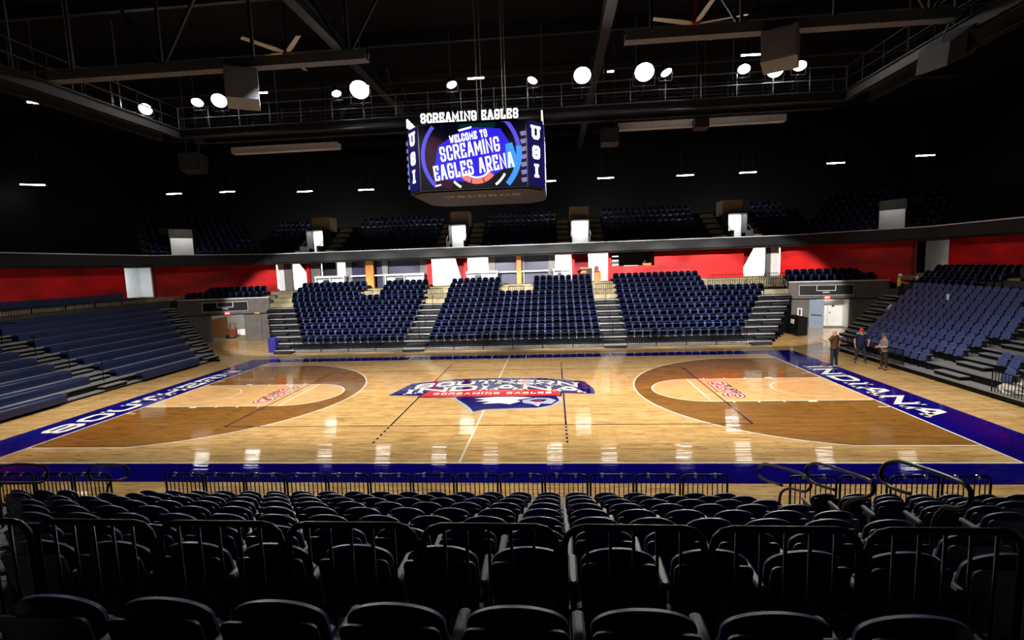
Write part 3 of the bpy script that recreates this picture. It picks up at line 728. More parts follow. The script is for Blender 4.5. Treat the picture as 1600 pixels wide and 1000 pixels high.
for k in range(7):
    y = 21.1+TR*k; z = 6.35+.5*k
    segs = []; x = -24.0
    for a, b in (cuts if k < 4 else []): segs.append((x, a)); x = b
    segs.append((x, 24.0))
    for a, b in segs: up.box(a, b, y-.8, y+.1, 6.3 if k == 0 else z-.5, z)
    for s in (-1, 1):
        a = Vector((s*21.8, 20.9)); b = Vector((s*27.6, 14.9)); nn = Vector((s*.72, .69))
        q = [a+nn*(TR*k-.75), b+nn*(TR*k-.75), b+nn*(TR*k+.15), a+nn*(TR*k+.15)]
        q = [tuple(p) for p in (q if s > 0 else q[::-1])][::-1]
        up.prism(q, 6.3 if k == 0 else z-.5, z, 'z')
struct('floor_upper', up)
# portals and stairs of the upper deck
pw = MB()
for c, hw in UP:
    pw.mat(M['white']); pw.box(c-.72, c+.72, 23.0, 23.15, 6.3, 8.9); pw.box(c-.72, c+.72, 20.35, 23.0, 6.3, 6.75)
    pw.mat(mat('stair_concrete', (176, 166, 134), .85, 0, .2, .18, 3.0)); pw.box(c-.8, c+.8, 23.05, 24.6, 8.9, 10.1)
    pw.mat(M['steel_dark'])
    for s in (-1, 1): pw.box(c+s*.75-.03, c+s*.75+.03, 20.4, 21.7, 6.3, 7.5); pw.box(c+s*.75-.03, c+s*.75+.03, 21.7, 23.1, 6.3, 9.0)
    pw.box(c-.78, c+.78, 21.9, 23.1, 8.9, 9.0)  # lid and tall side walls added to contain the lamp light
struct('wall_portal', pw)
sm = MB().mat(mat('stair_concrete', (176, 166, 134), .85, 0, .2, .18, 3.0))
for c, hw in UP:
    for s in (-1, 1):
        x0 = c+s*(.8+.6)
        for k in range(12):
            y = 20.45+.425*k; sm.box(x0-.52, x0+.52, y, y+.45, 6.3, 6.45+.25*k)
struct('floor_stairs', sm)
for c, hw in UP:
    area((c, 22.35, 8.86), (c, 22.6, 7.0), 70, 1.3, .7)
for s in (-1, 1):
    P = Vector((s*21.8, 20.9))+(Vector((s*27.6, 14.9))-Vector((s*21.8, 20.9))).normalized()*6.0+Vector((s*.72, .69))*.55; ang = math.atan2(.69, s*.72)-pi/2
    mb = MB(); mb.T = Matrix.Translation((P.x, P.y, 0)) @ Matrix.Rotation(ang, 4, 'Z')
    mb.mat(M['white']).box(-.75, .75, 0, .1, 6.3, 8.3); mb.mat(M['concrete_dark']).box(-.8, .8, .1, 1, 8.2, 9.0)
    for k in range(8):
        for q in (-1.7, 1.7): mb.box(q-.75, q+.75, -.3+.4*k, .1+.4*k, 6.3, 6.6+.27*k)
    struct('wall_portal', mb)
    rt = MB(); 
    area((P.x-s*.9, P.y-.86, 9.2), (P.x, P.y, 7.2), 26 if s < 0 else 9, .8, .4)
# red walls under the fascia
def wall_panel(name, a, b, z0, z1, th, m):
    return struct(name, wall_strip([a, b], z0, z1, th, M[m]))
wall_panel('wall_red_left', (-29.0, -18), (-29.0, 14.2), 3.4, 6.15, .3, 'red')
wall_panel('wall_red_right', (28.6, 14.7), (28.6, -18), 3.4, 6.15, .3, 'red')
wall_panel('wall_red_corner_left', (-28.4, 16.1), (-21.8, 22.2), 3.2, 6.15, .3, 'red')
wall_panel('wall_red_corner_right', (21.2, 22.2), (27.6, 16.3), 3.2, 6.15, .3, 'red')
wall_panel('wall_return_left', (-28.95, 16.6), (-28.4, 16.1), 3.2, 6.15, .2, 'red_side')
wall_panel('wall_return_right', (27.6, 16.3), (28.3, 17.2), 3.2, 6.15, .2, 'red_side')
mb = MB().mat(M['white']); mb.box(-31.5, -31.3, 13.5, 19, ZF, 6.1); mb.box(-31.3, -28.6, 18.2, 18.4, ZF, 6.1)
struct('wall_lobby_left', mb)
mb = MB().mat(M['white']); mb.box(30.8, 31, 13.5, 20, ZF, 6.1)
struct('wall_lobby_right', mb)
area((-30.2, 15.4, 6.0), (-31.0, 15.9, 4.5), 130, 1, 1.6, (.85, .95, 1)); area((29.8, 15.8, 6.0), (30.8, 16.0, 4.5), 26, 1, 1.6)
# long rear wall of the concourse, piece by piece (x0, x1, material, y)
YWALL = 22.5
segs = [(-21.8, -21.2, 'white', 0), (-21.2, -20.5, 'grey_col', -.1), (-19.05, -18.75, 'red', -.3), (-18.75, -17.9, 'grey_col', 0), (-17.9, -16.6, 'bottle', .4), (-15.6, -15.0, 'grey_col', 0), (-15.0, -13.6, 'navy_wall', .1),
        (-13.55, -12.85, 'timber', -.6), (-12.8, -12.2, 'navy_wall', .1), (-12.2, -11.7, 'grey_col', -.2), (-11.7, -8.9, 'navy_wall', .1), (-8.9, -8.2, 'grey_col', 0), (-8.2, -7.8, 'red', -.3), (-4.95, -4.65, 'red', -.3),
        (-2.9, -2.3, 'grey_col', 0), (-2.3, -.45, 'navy_wall', .1), (-.4, 0.0, 'timber', -.6), (.05, .25, 'grey_col', -.1), (.25, 2.3, 'navy_wall', .1), (2.3, 2.9, 'grey_col', 0), (4.25, 4.5, 'red', -.3), (7.3, 7.55, 'red', -.3), (11.1, 18.3, 'red', -.3), (20.2, 20.55, 'grey_col', 0), (20.55, 21.2, 'white', 0)]
wn = {'red': 'wall_pier', 'grey_col': 'wall_pier', 'navy_wall': 'wall_panel', 'timber': 'column', 'white': 'wall_pier', 'bottle': 'wall_panel'}
for x0, x1, m, dy in segs:
    struct(wn[m], MB().box(x0, x1, YWALL+dy, YWALL+dy+.3, ZF, 6.15), M[m])
mb = MB().mat(M['red']); mb.box(7.55, 11.1, YWALL-.3, YWALL, ZF, 4.95); struct('wall_concession', mb)
mb = MB().mat(M['navy_wall']); mb.box(-15, -8.9, YWALL+.6, YWALL+.8, ZF, 6.15); mb.box(-2.3, 2.3, YWALL+.6, YWALL+.8, ZF, 6.15); mb.mat(M['concrete_dark']).box(7.4, 11.2, 25.2, 25.4, ZF, 6.15); mb.box(7.5, 7.6, 22.6, 26.6, ZF, 6.15); mb.box(11.1, 11.2, 22.6, 26.6, ZF, 6.15); struct('wall_concourse_back', mb)  # dark partitions beside the concession added to block lobby lamp spill
mb = MB().mat(M['white']); mb.box(-27, 27, 26.6, 26.8, ZF, 6.15)
struct('wall_lobby', mb)
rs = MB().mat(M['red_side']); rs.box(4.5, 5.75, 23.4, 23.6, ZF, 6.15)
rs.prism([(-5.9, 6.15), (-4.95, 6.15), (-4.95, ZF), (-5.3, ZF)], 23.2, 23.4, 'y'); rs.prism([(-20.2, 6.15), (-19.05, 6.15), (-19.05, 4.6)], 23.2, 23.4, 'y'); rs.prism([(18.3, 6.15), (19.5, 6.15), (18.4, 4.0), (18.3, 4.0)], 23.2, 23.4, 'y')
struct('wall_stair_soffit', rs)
for a, p in ((-20.9, 2500), (-17.0, 900), (-6.7, 5000), (-3.9, 1400), (3.7, 1100), (6.8, 5000), (20.0, 2500)):
    area((a, 24.4, 6.05), (a, 26.6, 4.7), p, 1.6, 1.2)
area((9.3, 23.6, 6.0), (9.3, 24.2, 4), 5, 2.5, .6)
for x0, x1 in ((-15.0, -8.9), (-2.3, 2.3)): area(((x0+x1)/2, 21.2, 6.05), ((x0+x1)/2, 22.5, 4.6), 14, x1-x0, .4)
# ledges and counters
mb = MB().mat(M['cap']); mb.box(-15, -11.5, 22.1, 22.35, 4.78, 4.9); mb.box(-2.3, 2.3, 22.1, 22.35, 4.72, 4.84)
struct('trim_3', mb)
def counter(x0, x1, y, label, lean=0):
    t = thing('service_counter', label, 'counter', ((x0+x1)/2, y, ZF), 0, 'pale service counters on the concourse')
    h = (x1-x0)/2
    MB().cbox(-h-.05, h+.05, -.35, .35, 1.02, 1.18, .02).obj('counter_top', M['counter'], t)
    mb = MB(); mb.box(-h, h, .15, .2, 0, 1.02)
    for x in (-h, h-.06, -.03): mb.box(x, x+.06, -.3, .15, 0, 1.02)
    mb.obj('cabinet_body', M['counter'], t)
    MB().box(-h+.1, h-.1, -.28, .1, .5, .54).obj('shelf', M['counter'], t)
    MB().cbox(-h*.5, -h*.1, -.2, .05, .56, .85, .03).obj('stored_box', M['bottle'], t)
counter(-17.9, -15.3, 21.7, 'pale concourse counter nearest the red corner wall at the SOUTHERN end')
counter(-11.7, -8.3, 21.7, 'long pale concourse counter beside the white doorway and timber column')
counter(-4.6, -2.0, 21.7, 'white concourse counter beside the red-edged doorway near mid court')
counter(2.7, 4.1, 21.7, 'short pale concourse counter next to the cardboard box and red recess')
# concession stand contents
t = thing('serving_kiosk', 'small grey kiosk with wooden top in the dark red recess', 'kiosk', (5.5, 22.2, ZF)); MB().cbox(-.45, .45, -.3, .3, 0, 1.1, .02).obj('kiosk_body', M['fascia'], t); MB().box(-.55, .5, -.35, .35, 1.1, 1.2).obj('kiosk_top', M['timber'], t)
t = thing('cardboard_box', 'tall brown cardboard box in front of the white doorway', 'box', (6.35, 21.8, ZF)); MB().box(-.3, .3, -.25, .25, 0, .9).obj('box_body', M['card'], t); MB().box(-.3, .3, -.5, -.25, .86, .9).obj('box_flap', M['card'], t)
t = thing('pallet_carton', 'small dark carton standing on the tall cardboard box', 'box', (6.3, 21.85, ZF+.9)); MB().box(-.2, .2, -.15, .15, 0, .4).obj('carton_body', M['machine'], t); MB().box(-.02, .02, -.16, .16, .395, .405).obj('tape_strip', M['card'], t)
t = thing('orange_cushion', 'bright orange curved cushion leaning over the navy seats by the kiosk', 'cushion', (5.15, Y0F+TR*10-.1, Z0F+RI*10+.75)); MB().tube([(.35*cos(a), 0, .35*sin(a)-.1) for a in [pi*(.05+.42*i/6)+.9 for i in range(7)]], .11, 8).obj('cushion_body', M['orange'], t, True)
t = thing('equipment_rack', 'black equipment rack with glowing shelves inside the concession opening', 'rack', (7.95, 23.1, ZF)); MB().box(-.3, .3, -.3, .3, 0, 2.3).obj('rack_frame', M['bottle'], t)
for i in range(4): MB().box(-.25, .28, -.32, -.3, .9+.36*i, 1.0+.36*i).obj('lit_shelf', M['led_white'] if i == 3 else M['counter'], t)
t = thing('paper_bundle', 'white paper sheets lying on the concession sill', 'paper', (9.2, YWALL-.15, 4.95)); MB().cbox(-.6, .6, -.12, .12, 0, .05, .01).obj('sheet_body', M['sheet'], t)
t = thing('cardboard_box', 'low open cardboard box on the concession sill', 'box', (10.5, YWALL-.15, 4.95)); MB().box(-.35, .35, -.13, .13, 0, .2).obj('box_body', M['card'], t); MB().beam((-.3, 0, .2), (-.1, 0, .42), .2, .02).obj('box_flap', M['card'], t)
# wheelchair platform with railing in front of the red wall
pl = MB().mat(M['riser']); pl.box(14.3, 20.3, Y0F+TR*7.6, 21.0, 0, 3.05); struct('floor_platform', pl)
for i, (a, b) in enumerate(((14.4, 17.2), (17.3, 20.2))):
    railing('bar_railing', 'black railing on the platform before the bright red wall, %s the court centre' % ('nearer' if i == 0 else 'farther from'), 'railing', (a, 18.6), (b, 18.6), 3.05, 1.05, 'railings of the viewing platform', n=16, clamps=False, indiv=False)
for i, x in enumerate((-21.2, -12.2, -6.6, -.2, 6.5, 19.2)):
    t = railing('bar_railing', 'black guard railing at the concourse landing, %s from the SOUTHERN end' % ORD[i+1], 'railing', (x-.6, Y0F+TR*8-.7), (x+.6, Y0F+TR*8-.7), Z0F+RI*7.6, .95, 'landing railings', n=7, clamps=False, indiv=False)
for i, (c, s) in enumerate([(c, s) for c, hw in UP for s in (-1, 1)]):
    t = thing('stair_handrail', 'dark handrail flanking an upper deck portal, %s from the SOUTHERN end' % ORD[[5, 6, 7, 8, 1, 2, 3, 4][0] if 0 else (i+1)], 'handrail', (c+s*.8, 20.5, 6.4), 0, 'portal handrails of the upper deck')
    MB().tube([(0, 0, 0), (0, 0, .95), (0, 3.2, 2.7), (0, 3.2, 1.8)], .025, 6).obj('handrail_tube', M['rail'], t)
    me = MB()
    for j in range(9): me.tube([(0, .3+.33*j, .2*j), (0, .3+.33*j, 1.1+.18*j)], .012, 4)
    me.obj('bar_grille', M['rail'], t)

# ------------------------------------------------------------------ tunnels below the corner terraces
def corner(side, a, b, door0, door1):
    d = (b-a).normalized(); L = (b-a).length; ang = math.atan2(d.y, d.x)
    T = Matrix.Translation((a.x, a.y, 0)) @ Matrix.Rotation(ang, 4, 'Z')
    mb = MB().mat(M['grey_wall']); mb.T = T
    mb.box(0, door0, 0, .3, 0, 3.4); mb.box(door1, L, 0, .3, 0, 3.4); mb.box(door0, door1, 0, .3, 2.15, 3.4)
    mb.box(0, L, .3, 3.2, 2.5, 3.15); mb.box(0, L, 1.4, 3.2, 3.15, 3.49)
    mb.mat(M['cap']).box(0, L, -.03, .33, 3.4, 3.46)
    mb.mat(M['riser']).box(0, L, -.02, .0, 2.12, 2.2)
    struct('wall_corner_'+side, mb)
    mb = MB(); mb.T = T; mb.mat(M['white'])
    xa = door0-(3.2 if side == 'left' else .1)
    mb.box(xa, xa+.1, .3, 4.0, 0, 2.4); mb.box(door1, door1+.1, .3, 4.0, 0, 2.4); mb.box(xa, door1+.1, 4.0, 4.1, 0, 2.4); mb.box(xa, door1+.1, .3, 4.1, 2.4, 2.45); mb.box(xa, door0-.1, .3, .34, 0, 2.4)
    struct('wall_tunnel_'+side, mb)
    fl = MB(); fl.T = T; fl.mat(M['concrete']).box(door0-(3.0 if side == 'left' else 0), door1, .3, 4.0, .0, .012); fl.box(door0, door1, 0, .3, 0, .012)
    struct('floor_tunnel_'+side, fl)
    pos = T @ Vector(((door0+door1)/2, 1.6, 2.35)); tgt = T @ Vector(((door0+door1)/2, 3.0, 0))
    area(pos, tgt, 42 if side == 'left' else 18, 1.2, 1.0, (1, .93, .86) if side == 'left' else (1, .97, .93))
    return T, L
TL, LL = corner('left', LC[0], LC[1], 2.35, 4.95)
TRr, LR = corner('right', RC[0], RC[1], 1.35, 4.0)
def on(T, p): return T @ Vector(p)
def placed(name, label, cat, T, p, group=None):
    q = on(T, p); return thing(name, label, cat, q, T.to_euler().z, group)
for side, T, c, lab in (('left', TL, 3.65, 'SOUTHERN'), ('right', TRr, 2.4, 'INDIANA')):
    t = placed('sign_panel', 'wide black panel with nested white outlined rectangles over the %s end tunnel' % lab, 'sign', T, (c, -.06, 2.8))
    W, H = (1.75, .38)
    MB().box(-W, W, -.05, .05, -H, H).obj('panel_board', M['bottle'], t)
    mb = MB()
    def fr(x0, x1, z0, z1, k=.035): mb.box(x0, x1, -.075, -.05, z0, z0+k); mb.box(x0, x1, -.075, -.05, z1-k, z1); mb.box(x0, x0+k, -.075, -.05, z0, z1); mb.box(x1-k, x1, -.075, -.05, z0, z1)
    fr(-W, W, -H, H, .03); fr(-.62, .62, -.05, H, .04)
    mb.obj('outline_border', M['cap'], t); MB().box(-.22, .22, -.07, -.05, -.2, -.12).obj('name_strip', M['steel_light'], t)
    t = placed('exit_sign', 'glowing red EXIT sign above the %s end tunnel doorway' % lab, 'exit sign', T, (c+.1, -.05, 2.27))
    sc_ = MB().box(-.2, .2, -.04, .04, -.1, .1).obj('sign_case', M['led_red'], t)
    mb = MB(); paint(mb, text_quads('EXIT', .12, .2, 1, .2, False, 0, .3), lambda x, y, d: (x, -.043-d, y), .004); mb.obj('sign_lettering', M['led_white'], sc_)
# left tunnel: open door leaf and stored things
t = placed('tunnel_door', 'dark grey door leaf standing open beside the SOUTHERN end tunnel', 'door', TL, (5.0, -.05, 0)); lf = MB().box(0, 1.3, -.05, 0, 0.01, 2.1).obj('door_leaf', M['grey_wall'], t); MB().box(.9, 1.0, -.1, -.05, 1.0, 1.06).obj('push_bar', M['screw'], lf)
t = placed('cardboard_sheet', 'large tan cardboard sheet leaning inside the SOUTHERN end tunnel', 'cardboard', TL, (1.3, 3.5, .02)); MB().prism([(-.75, 0), (.75, 0), (.75, 1.75), (-.7, 1.45)], 0, .06, 'y').obj('sheet_body', M['card'], t)
t = placed('floor_machine', 'rusty red wheeled machine parked inside the SOUTHERN end tunnel', 'machine', TL, (3.15, 1.9, .02)); MB().cbox(-.3, .3, -.3, .3, .1, .9, .12).obj('machine_body', M['machine'], t); MB().tube([(-.2, 0, .85), (-.2, .1, 1.25), (.2, .1, 1.25), (.2, 0, .85)], .025, 6).obj('push_handle', M['rail'], t)
for x in (-.25, .25):
    mb = MB(); mb.T = Matrix.Translation((x, -.2, .12)) @ Matrix.Rotation(pi/2, 4, 'Y'); mb.disc_stack([(.12, -.03), (.12, .03)], 12); mb.obj('wheel', M['shoe'], t)
t = placed('cleaning_bucket', 'small dark bucket on the tunnel floor beside the machine', 'bucket', TL, (2.7, 1.9, .02)); MB().disc_stack([(.12, 0), (.16, .28), (.15, .28), (.11, .04)], 12).obj('bucket_body', M['bottle'], t)
t = placed('warning_tag', 'small yellow tag on the grey wall beside the open SOUTHERN end door', 'tag', TL, (6.0, -.02, 2.2)); MB().box(-.2, .2, -.02, .02, -.04, .04).obj('tag_plate', M['yellow'], t)
# right tunnel doors
for i, (x0, x1, m, lab) in enumerate(((2.0, 2.98, 'door_white', 'pale closed door leaf farther into the INDIANA end tunnel, hinge side'), (3.0, 3.98, 'door_white', 'pale closed door leaf with small window in the INDIANA end tunnel'))):
    t = placed('tunnel_door', lab, 'door', TRr, (x0, 1.4, .01)); lf = MB().box(0, x1-x0, 0, .05, 0, 2.12).obj('door_leaf', M[m], t)
    if i: MB().box(.25, .42, -.012, 0, 1.45, 1.56).obj('viewing_window', M['bottle'], lf)
    MB().box(.06, .16, -.04, 0, 1.0, 1.05).obj('push_plate', M['screw'], lf)
t = placed('tunnel_door', 'blue-grey door leaf swung open toward court at the INDIANA end tunnel', 'door', TRr, (1.36, -.05, .01)); t.rotation_euler.z -= .5; lf = MB().box(.02, .95, -.05, 0, 0, 2.12).obj('door_leaf', M['bluegrey'], t); MB().box(.15, .85, -.12, -.05, .98, 1.04).obj('push_bar', M['screw'], lf)
t = placed('notice_board', 'small white framed notice on the grey wall beside the blue-grey door', 'notice', TRr, (.75, -.02, 1.2)); MB().box(-.16, .16, -.03, .02, -.3, .3).obj('notice_frame', M['cap'], t); MB().box(-.06, .06, -.035, -.03, -.22, .22).obj('notice_insert', M['steel_dark'], t)
t = placed('fire_bell', 'small red alarm bell on the grey wall right of INDIANA end doors'.replace('right of', 'beside the'), 'alarm', TRr, (4.45, -.03, 1.95)); MB().cbox(-.08, .08, -.06, .0, -.08, .08, .02).obj('bell_body', M['red_side'], t)
t = thing('equipment_cover', 'navy cover draped over gear beside the far stand steps', 'cover', (-16.4, 11.6, 0)); MB().cbox(-.25, .25, -.3, .3, 0, 1.0, .08).obj('cover_body', M['skirt'], t)
t = thing('stand_sidewall', 'black cart with pale papers by the far stand end nearest INDIANA', 'sidewall', (19.0, 14.4, 0)); MB().cbox(-.3, .3, -.9, .9, .1, 1.3, .05).obj('sidewall_body', M['riser'], t); MB().box(-.31, -.3, -.3, .2, .8, 1.1).obj('paper_notice', M['sheet'], t)  # plain box standing in for the far stand's black side panel

# ------------------------------------------------------------------ scoreboard
SBZ0, SBZ1 = 8.15, 10.5
t = thing('centre_scoreboard', 'hanging four-sided video scoreboard with lit screens and welcome message', 'scoreboard', (-.1, 0, 0))
W = 2.02; CH = .52
oct_ = [(-W, -W-CH), (W, -W-CH), (W+CH, -W), (W+CH, W), (W, W+CH), (-W, W+CH), (-W-CH, W), (-W-CH, -W)]
sc = .86
def octp(k): return [(x*k, y*k) for x, y in oct_]
K = 2.1/(W+CH)
oct2 = [(x*K*1.0, y*K*1.0) for x, y in oct_]
OW = W*K*1.0; OC = (W+CH)*K
# use measured sizes: screen half width 2.0 at y=-2.2, chamfer panels to 2.6
oct2 = [(-2.0, -2.25), (1.98, -2.25), (2.55, -1.6), (2.55, 1.6), (1.98, 2.25), (-2.0, 2.25), (-2.55, 1.6), (-2.55, -1.6)]
MB().prism(oct2, SBZ0, SBZ1, 'z').obj('housing', M['bottle'], t)
under = MB(); under.prism([(x*.97, y*.97) for x, y in oct2], SBZ0-.06, SBZ0, 'z'); under.obj('underside_panel', M['panel_grey'], t)
ul = MB()
paint(ul, text_quads('WELCOME', .55, .2, 1, .2, True, 0, 3.0), lambda x, y, d: (x+.1, -(y)-.9, SBZ0-.065), None); ul.obj('underside_lettering', M['bronze'], t)
def face(i):
    a = Vector(oct2[i]); b = Vector(oct2[(i+1) % 8]); d = (b-a); L = d.length; d.normalize(); n = Vector((d.y, -d.x)); c = (a+b)/2
    return lambda x, z, dep: (c.x+d.x*x+n.x*dep, c.y+d.y*x+n.y*dep, z), L
def poly_on(mb, fn, pts, dep, th=.006):
    n = len(pts); v = [fn(x, z, dep) for x, z in pts]+[fn(x, z, dep+th) for x, z in pts]
    mb.add(v, [tuple(range(n-1, -1, -1)), tuple(range(n, 2*n))]+[(i, (i+1) % n, n+(i+1) % n, n+i) for i in range(n)])
def ringq(cx, cz, r0, r1, a0, a1, n, sx=1.0):
    out = []
    for i in range(n):
        p, q = radians(a0+(a1-a0)*i/n), radians(a0+(a1-a0)*(i+1)/n)
        out.append([(cx+r0*cos(p)*sx, cz+r0*sin(p)), (cx+r1*cos(p)*sx, cz+r1*sin(p)), (cx+r1*cos(q)*sx, cz+r1*sin(q)), (cx+r0*cos(q)*sx, cz+r0*sin(q))])
    return out
ZM = (SBZ0+SBZ1)/2; HS = (SBZ1-SBZ0)/2
def graphic(i, parent):
    fn, L = face(i); hw = L/2-.04; z0, z1 = SBZ0+.04, SBZ1-.04
    scr = MB(); scr.mat(M['led_dark']); poly_on(scr, fn, [(-hw, z0), (hw, z0), (hw, z1), (-hw, z1)], .002, .02)
    def clip(q): return [(max(-hw, min(hw, x)), max(z0, min(z1, z))) for x, z in q]
    cz = ZM+.05
    scr.mat(M['led_maroon'])
    for q in ringq(0, cz, 1.0, 1.5, 150, 240, 8, 1.15): poly_on(scr, fn, clip(q), .022)
    scr.mat(M['led_teal'])
    for q in ringq(.2, cz, .95, 1.2, 60, 120, 8, 1.15): poly_on(scr, fn, clip(q), .022)
    scr.mat(M['led_blue']); 
    poly_on(scr, fn, [(-1.5, cz-.75), (-1.25, cz+.35), (-.6, cz+.75), (.1, cz+.95), (1.05, cz+.85), (1.45, cz+.2), (1.5, cz-.35), (.6, cz-.85), (-.4, cz-.95)], .024)
    scr.mat(M['led_violet'])
    for q in ringq(-.05, cz, 1.55, 1.68, 140, 222, 16, 1.1): poly_on(scr, fn, clip(q), .026)
    for q in ringq(-.05, cz, 1.6, 1.74, 8, 50, 10, 1.04): poly_on(scr, fn, clip(q), .026)
    scr.mat(M['led_cyan'])
    for q in ringq(-.05, cz, 1.55, 1.74, -42, 8, 10, 1.06): poly_on(scr, fn, clip(q), .026)
    poly_on(scr, fn, [(1.25, cz-.55), (1.7, cz-.5), (1.45, cz+.35), (1.2, cz+.3)], .027)
    scr.mat(M['led_lilac'])
    for j in range(7): poly_on(scr, fn, [(1.78, z0+.12+.27*j), (hw, z0+.15+.27*j), (hw, z0+.3+.27*j), (1.74, z0+.27+.27*j)], .024)
    scr.mat(M['led_salmon'])
    for a0, a1 in ((222, 250), (253, 287), (290, 320)):
        for q in ringq(.15, cz-.25, .62, .8, a0, a1, 4, 1.0): poly_on(scr, fn, clip(q), .028)
    scr.mat(M['led_white'])
    for q in ringq(.15, cz-.25, .54, .6, 222, 325, 10, 1.0): poly_on(scr, fn, clip(q), .028)
    for q in ringq(.15, cz-.15, 1.12, 1.2, 305, 330, 5, 1.0)+ringq(.15, cz-.15, 1.12, 1.2, 222, 238, 4, 1.0): poly_on(scr, fn, clip(q), .028)
    poly_on(scr, fn, [(-.5, z1-.2), (0, z1-.1), (.0, z1-.16), (-.45, z1-.26)], .03)
    poly_on(scr, fn, [(-1.4, z0+.1), (-1.2, z0+.14), (-1.2, z0+.19), (-1.4, z0+.15)], .03)
    vs_ = scr.obj('video_screen', None, parent)
    tx = MB(); ca, sa = cos(.13), sin(.13)
    for s, h, wd, x0, dz, tt in (('WELCOME TO', .28, 1.38, -.13, .64, .15), ('SCREAMING', .52, 2.2, -.1, .19, .125), ('EAGLES ARENA', .54, 2.95, .02, -.43, .125)):
        paint(tx, text_quads(s, h, tt, .7, .09, False, 0, wd), lambda x, y, d, x0=x0, dz=dz: fn(x0+x*ca-y*sa, cz+dz+x*sa+y*ca, .034+d), .006)
    tx.obj('screen_lettering', M['led_white'], vs_)
for i in (0, 2, 4, 6): graphic(i, t)
for i in (1, 3, 5, 7):
    fn, L = face(i)
    mb = MB(); poly_on(mb, fn, [(-L/2+.03, SBZ0+.04), (L/2-.03, SBZ0+.04), (L/2-.03, SBZ1-.04), (-L/2+.03, SBZ1-.04)], .002, .02); cs_ = mb.obj('corner_screen', M['led_navy'], t)
    tx = MB()
    for s, z in (('U', 10.1), ('S', 9.4), ('I', 8.75)):
        paint(tx, text_quads(s, .48, .27, 1, .2, True, 0, None), lambda x, y, d, z=z: fn(x*1.05, z+y, .026+d), .008)
    tx.obj('corner_lettering', M['led_white'], cs_)
for i in (0, 2, 4, 6):
    fn, L = face(i)
    tx = MB(); paint(tx, text_quads('SCREAMING EAGLES', .34, .17, 1, .12, True, 0, 3.55), lambda x, y, d: fn(x-.08, SBZ1+.24+y, -.05+d), .05); tx.obj('top_lettering', M['led_white'], t)
    mb = MB(); a, b = fn(-1.7, SBZ1+.03, -.03), fn(1.7, SBZ1+.03, -.03); mb.beam(a, b, .06, .06); mb.obj('letter_mount', M['bottle'], t)
for i, (x, y) in enumerate(((-.1, -.6), (.9, -.6), (-.1, .7), (.9, .7))):
    o = MB().tube([(x, y, SBZ1), (x, y, ZC-.01)], .02, 5).obj('hoist_cable', M['cable']); tag(o, 'thin steel hoist cable above the scoreboard, %s' % ('camera side toward SOUTHERN', 'camera side toward INDIANA', 'rear side toward SOUTHERN', 'rear side toward INDIANA')[i], 'cable', 'hoist cables of the scoreboard')

# ------------------------------------------------------------------ roof steel, catwalks
def roof(name, mb, m): return struct(name, mb, m)
for x in (5.25, -6.9):
    mb = MB().mat(M['steel_dark']); mb.box(x-.22, x+.22, -12, 30, 15.45, 15.52); mb.box(x-.22, x+.22, -12, 30, 15.9, 15.97); mb.box(x-.04, x+.04, -12, 30, 15.5, 15.95)
    for j in range(13):
        y = -11+3.2*j; mb.beam((x, y, 15.9), (x, y+1.6, 17.3), .09, .09); mb.beam((x, y+1.6, 17.3), (x, y+3.2, 15.9), .09, .09)
    roof('beam', mb, None)
for j in range(8):
    y = -9.4+5.2*j; mb = MB().mat(M['steel_dark']); mb.box(-30, 30, y-.1, y+.1, 16.9, 17.3); roof('beam', mb, None)
def truss_beam(name, x0, x1, y, z, label, cm='steel_mid'):
    t = thing(name, label, 'truss', ((x0+x1)/2, y, z)); h = (x1-x0)/2
    mb = MB(); mb.box(-h, h, -.22, .22, 0, .06); mb.box(-h, h, -.22, -.17, .06, .34); mb.box(-h, h, .17, .22, .06, .34); mb.obj('bottom_chord', M[cm], t)
    n = int(2*h/3.2)
    for i in range(n+1):
        x = -h+.9+(2*h-1.6)*i/n
        MB().box(x-.05, x+.05, -.05, .05, .06, ZC-.02-z).obj('web_post', M['steel_dark'], t)
        if i % 2 == 1:
            for q in (-1.5, 1.5): MB().beam((x, 0, .2), (x+q, 0, min(2.6, ZC-z-1)), .09, .09).obj('web_diagonal', M['steel_dark'], t)
    return t
truss_beam('lighting_truss', -16.4, -3.9, -2.0, 12.95, 'long grey roof truss chord above the SOUTHERN half of court')
truss_beam('lighting_truss', 5.4, 16.1, -2.0, 12.95, 'long grey roof truss chord above the INDIANA half of court')
truss_beam('lighting_truss', 6.3, 14.8, 7.2, 12.25, 'short bright lighting truss slung under the catwalk toward INDIANA', 'steel_light')
truss_beam('lighting_truss', -15.2, -9.0, 7.2, 12.1, 'short bright lighting truss slung under the catwalk toward SOUTHERN', 'steel_light')
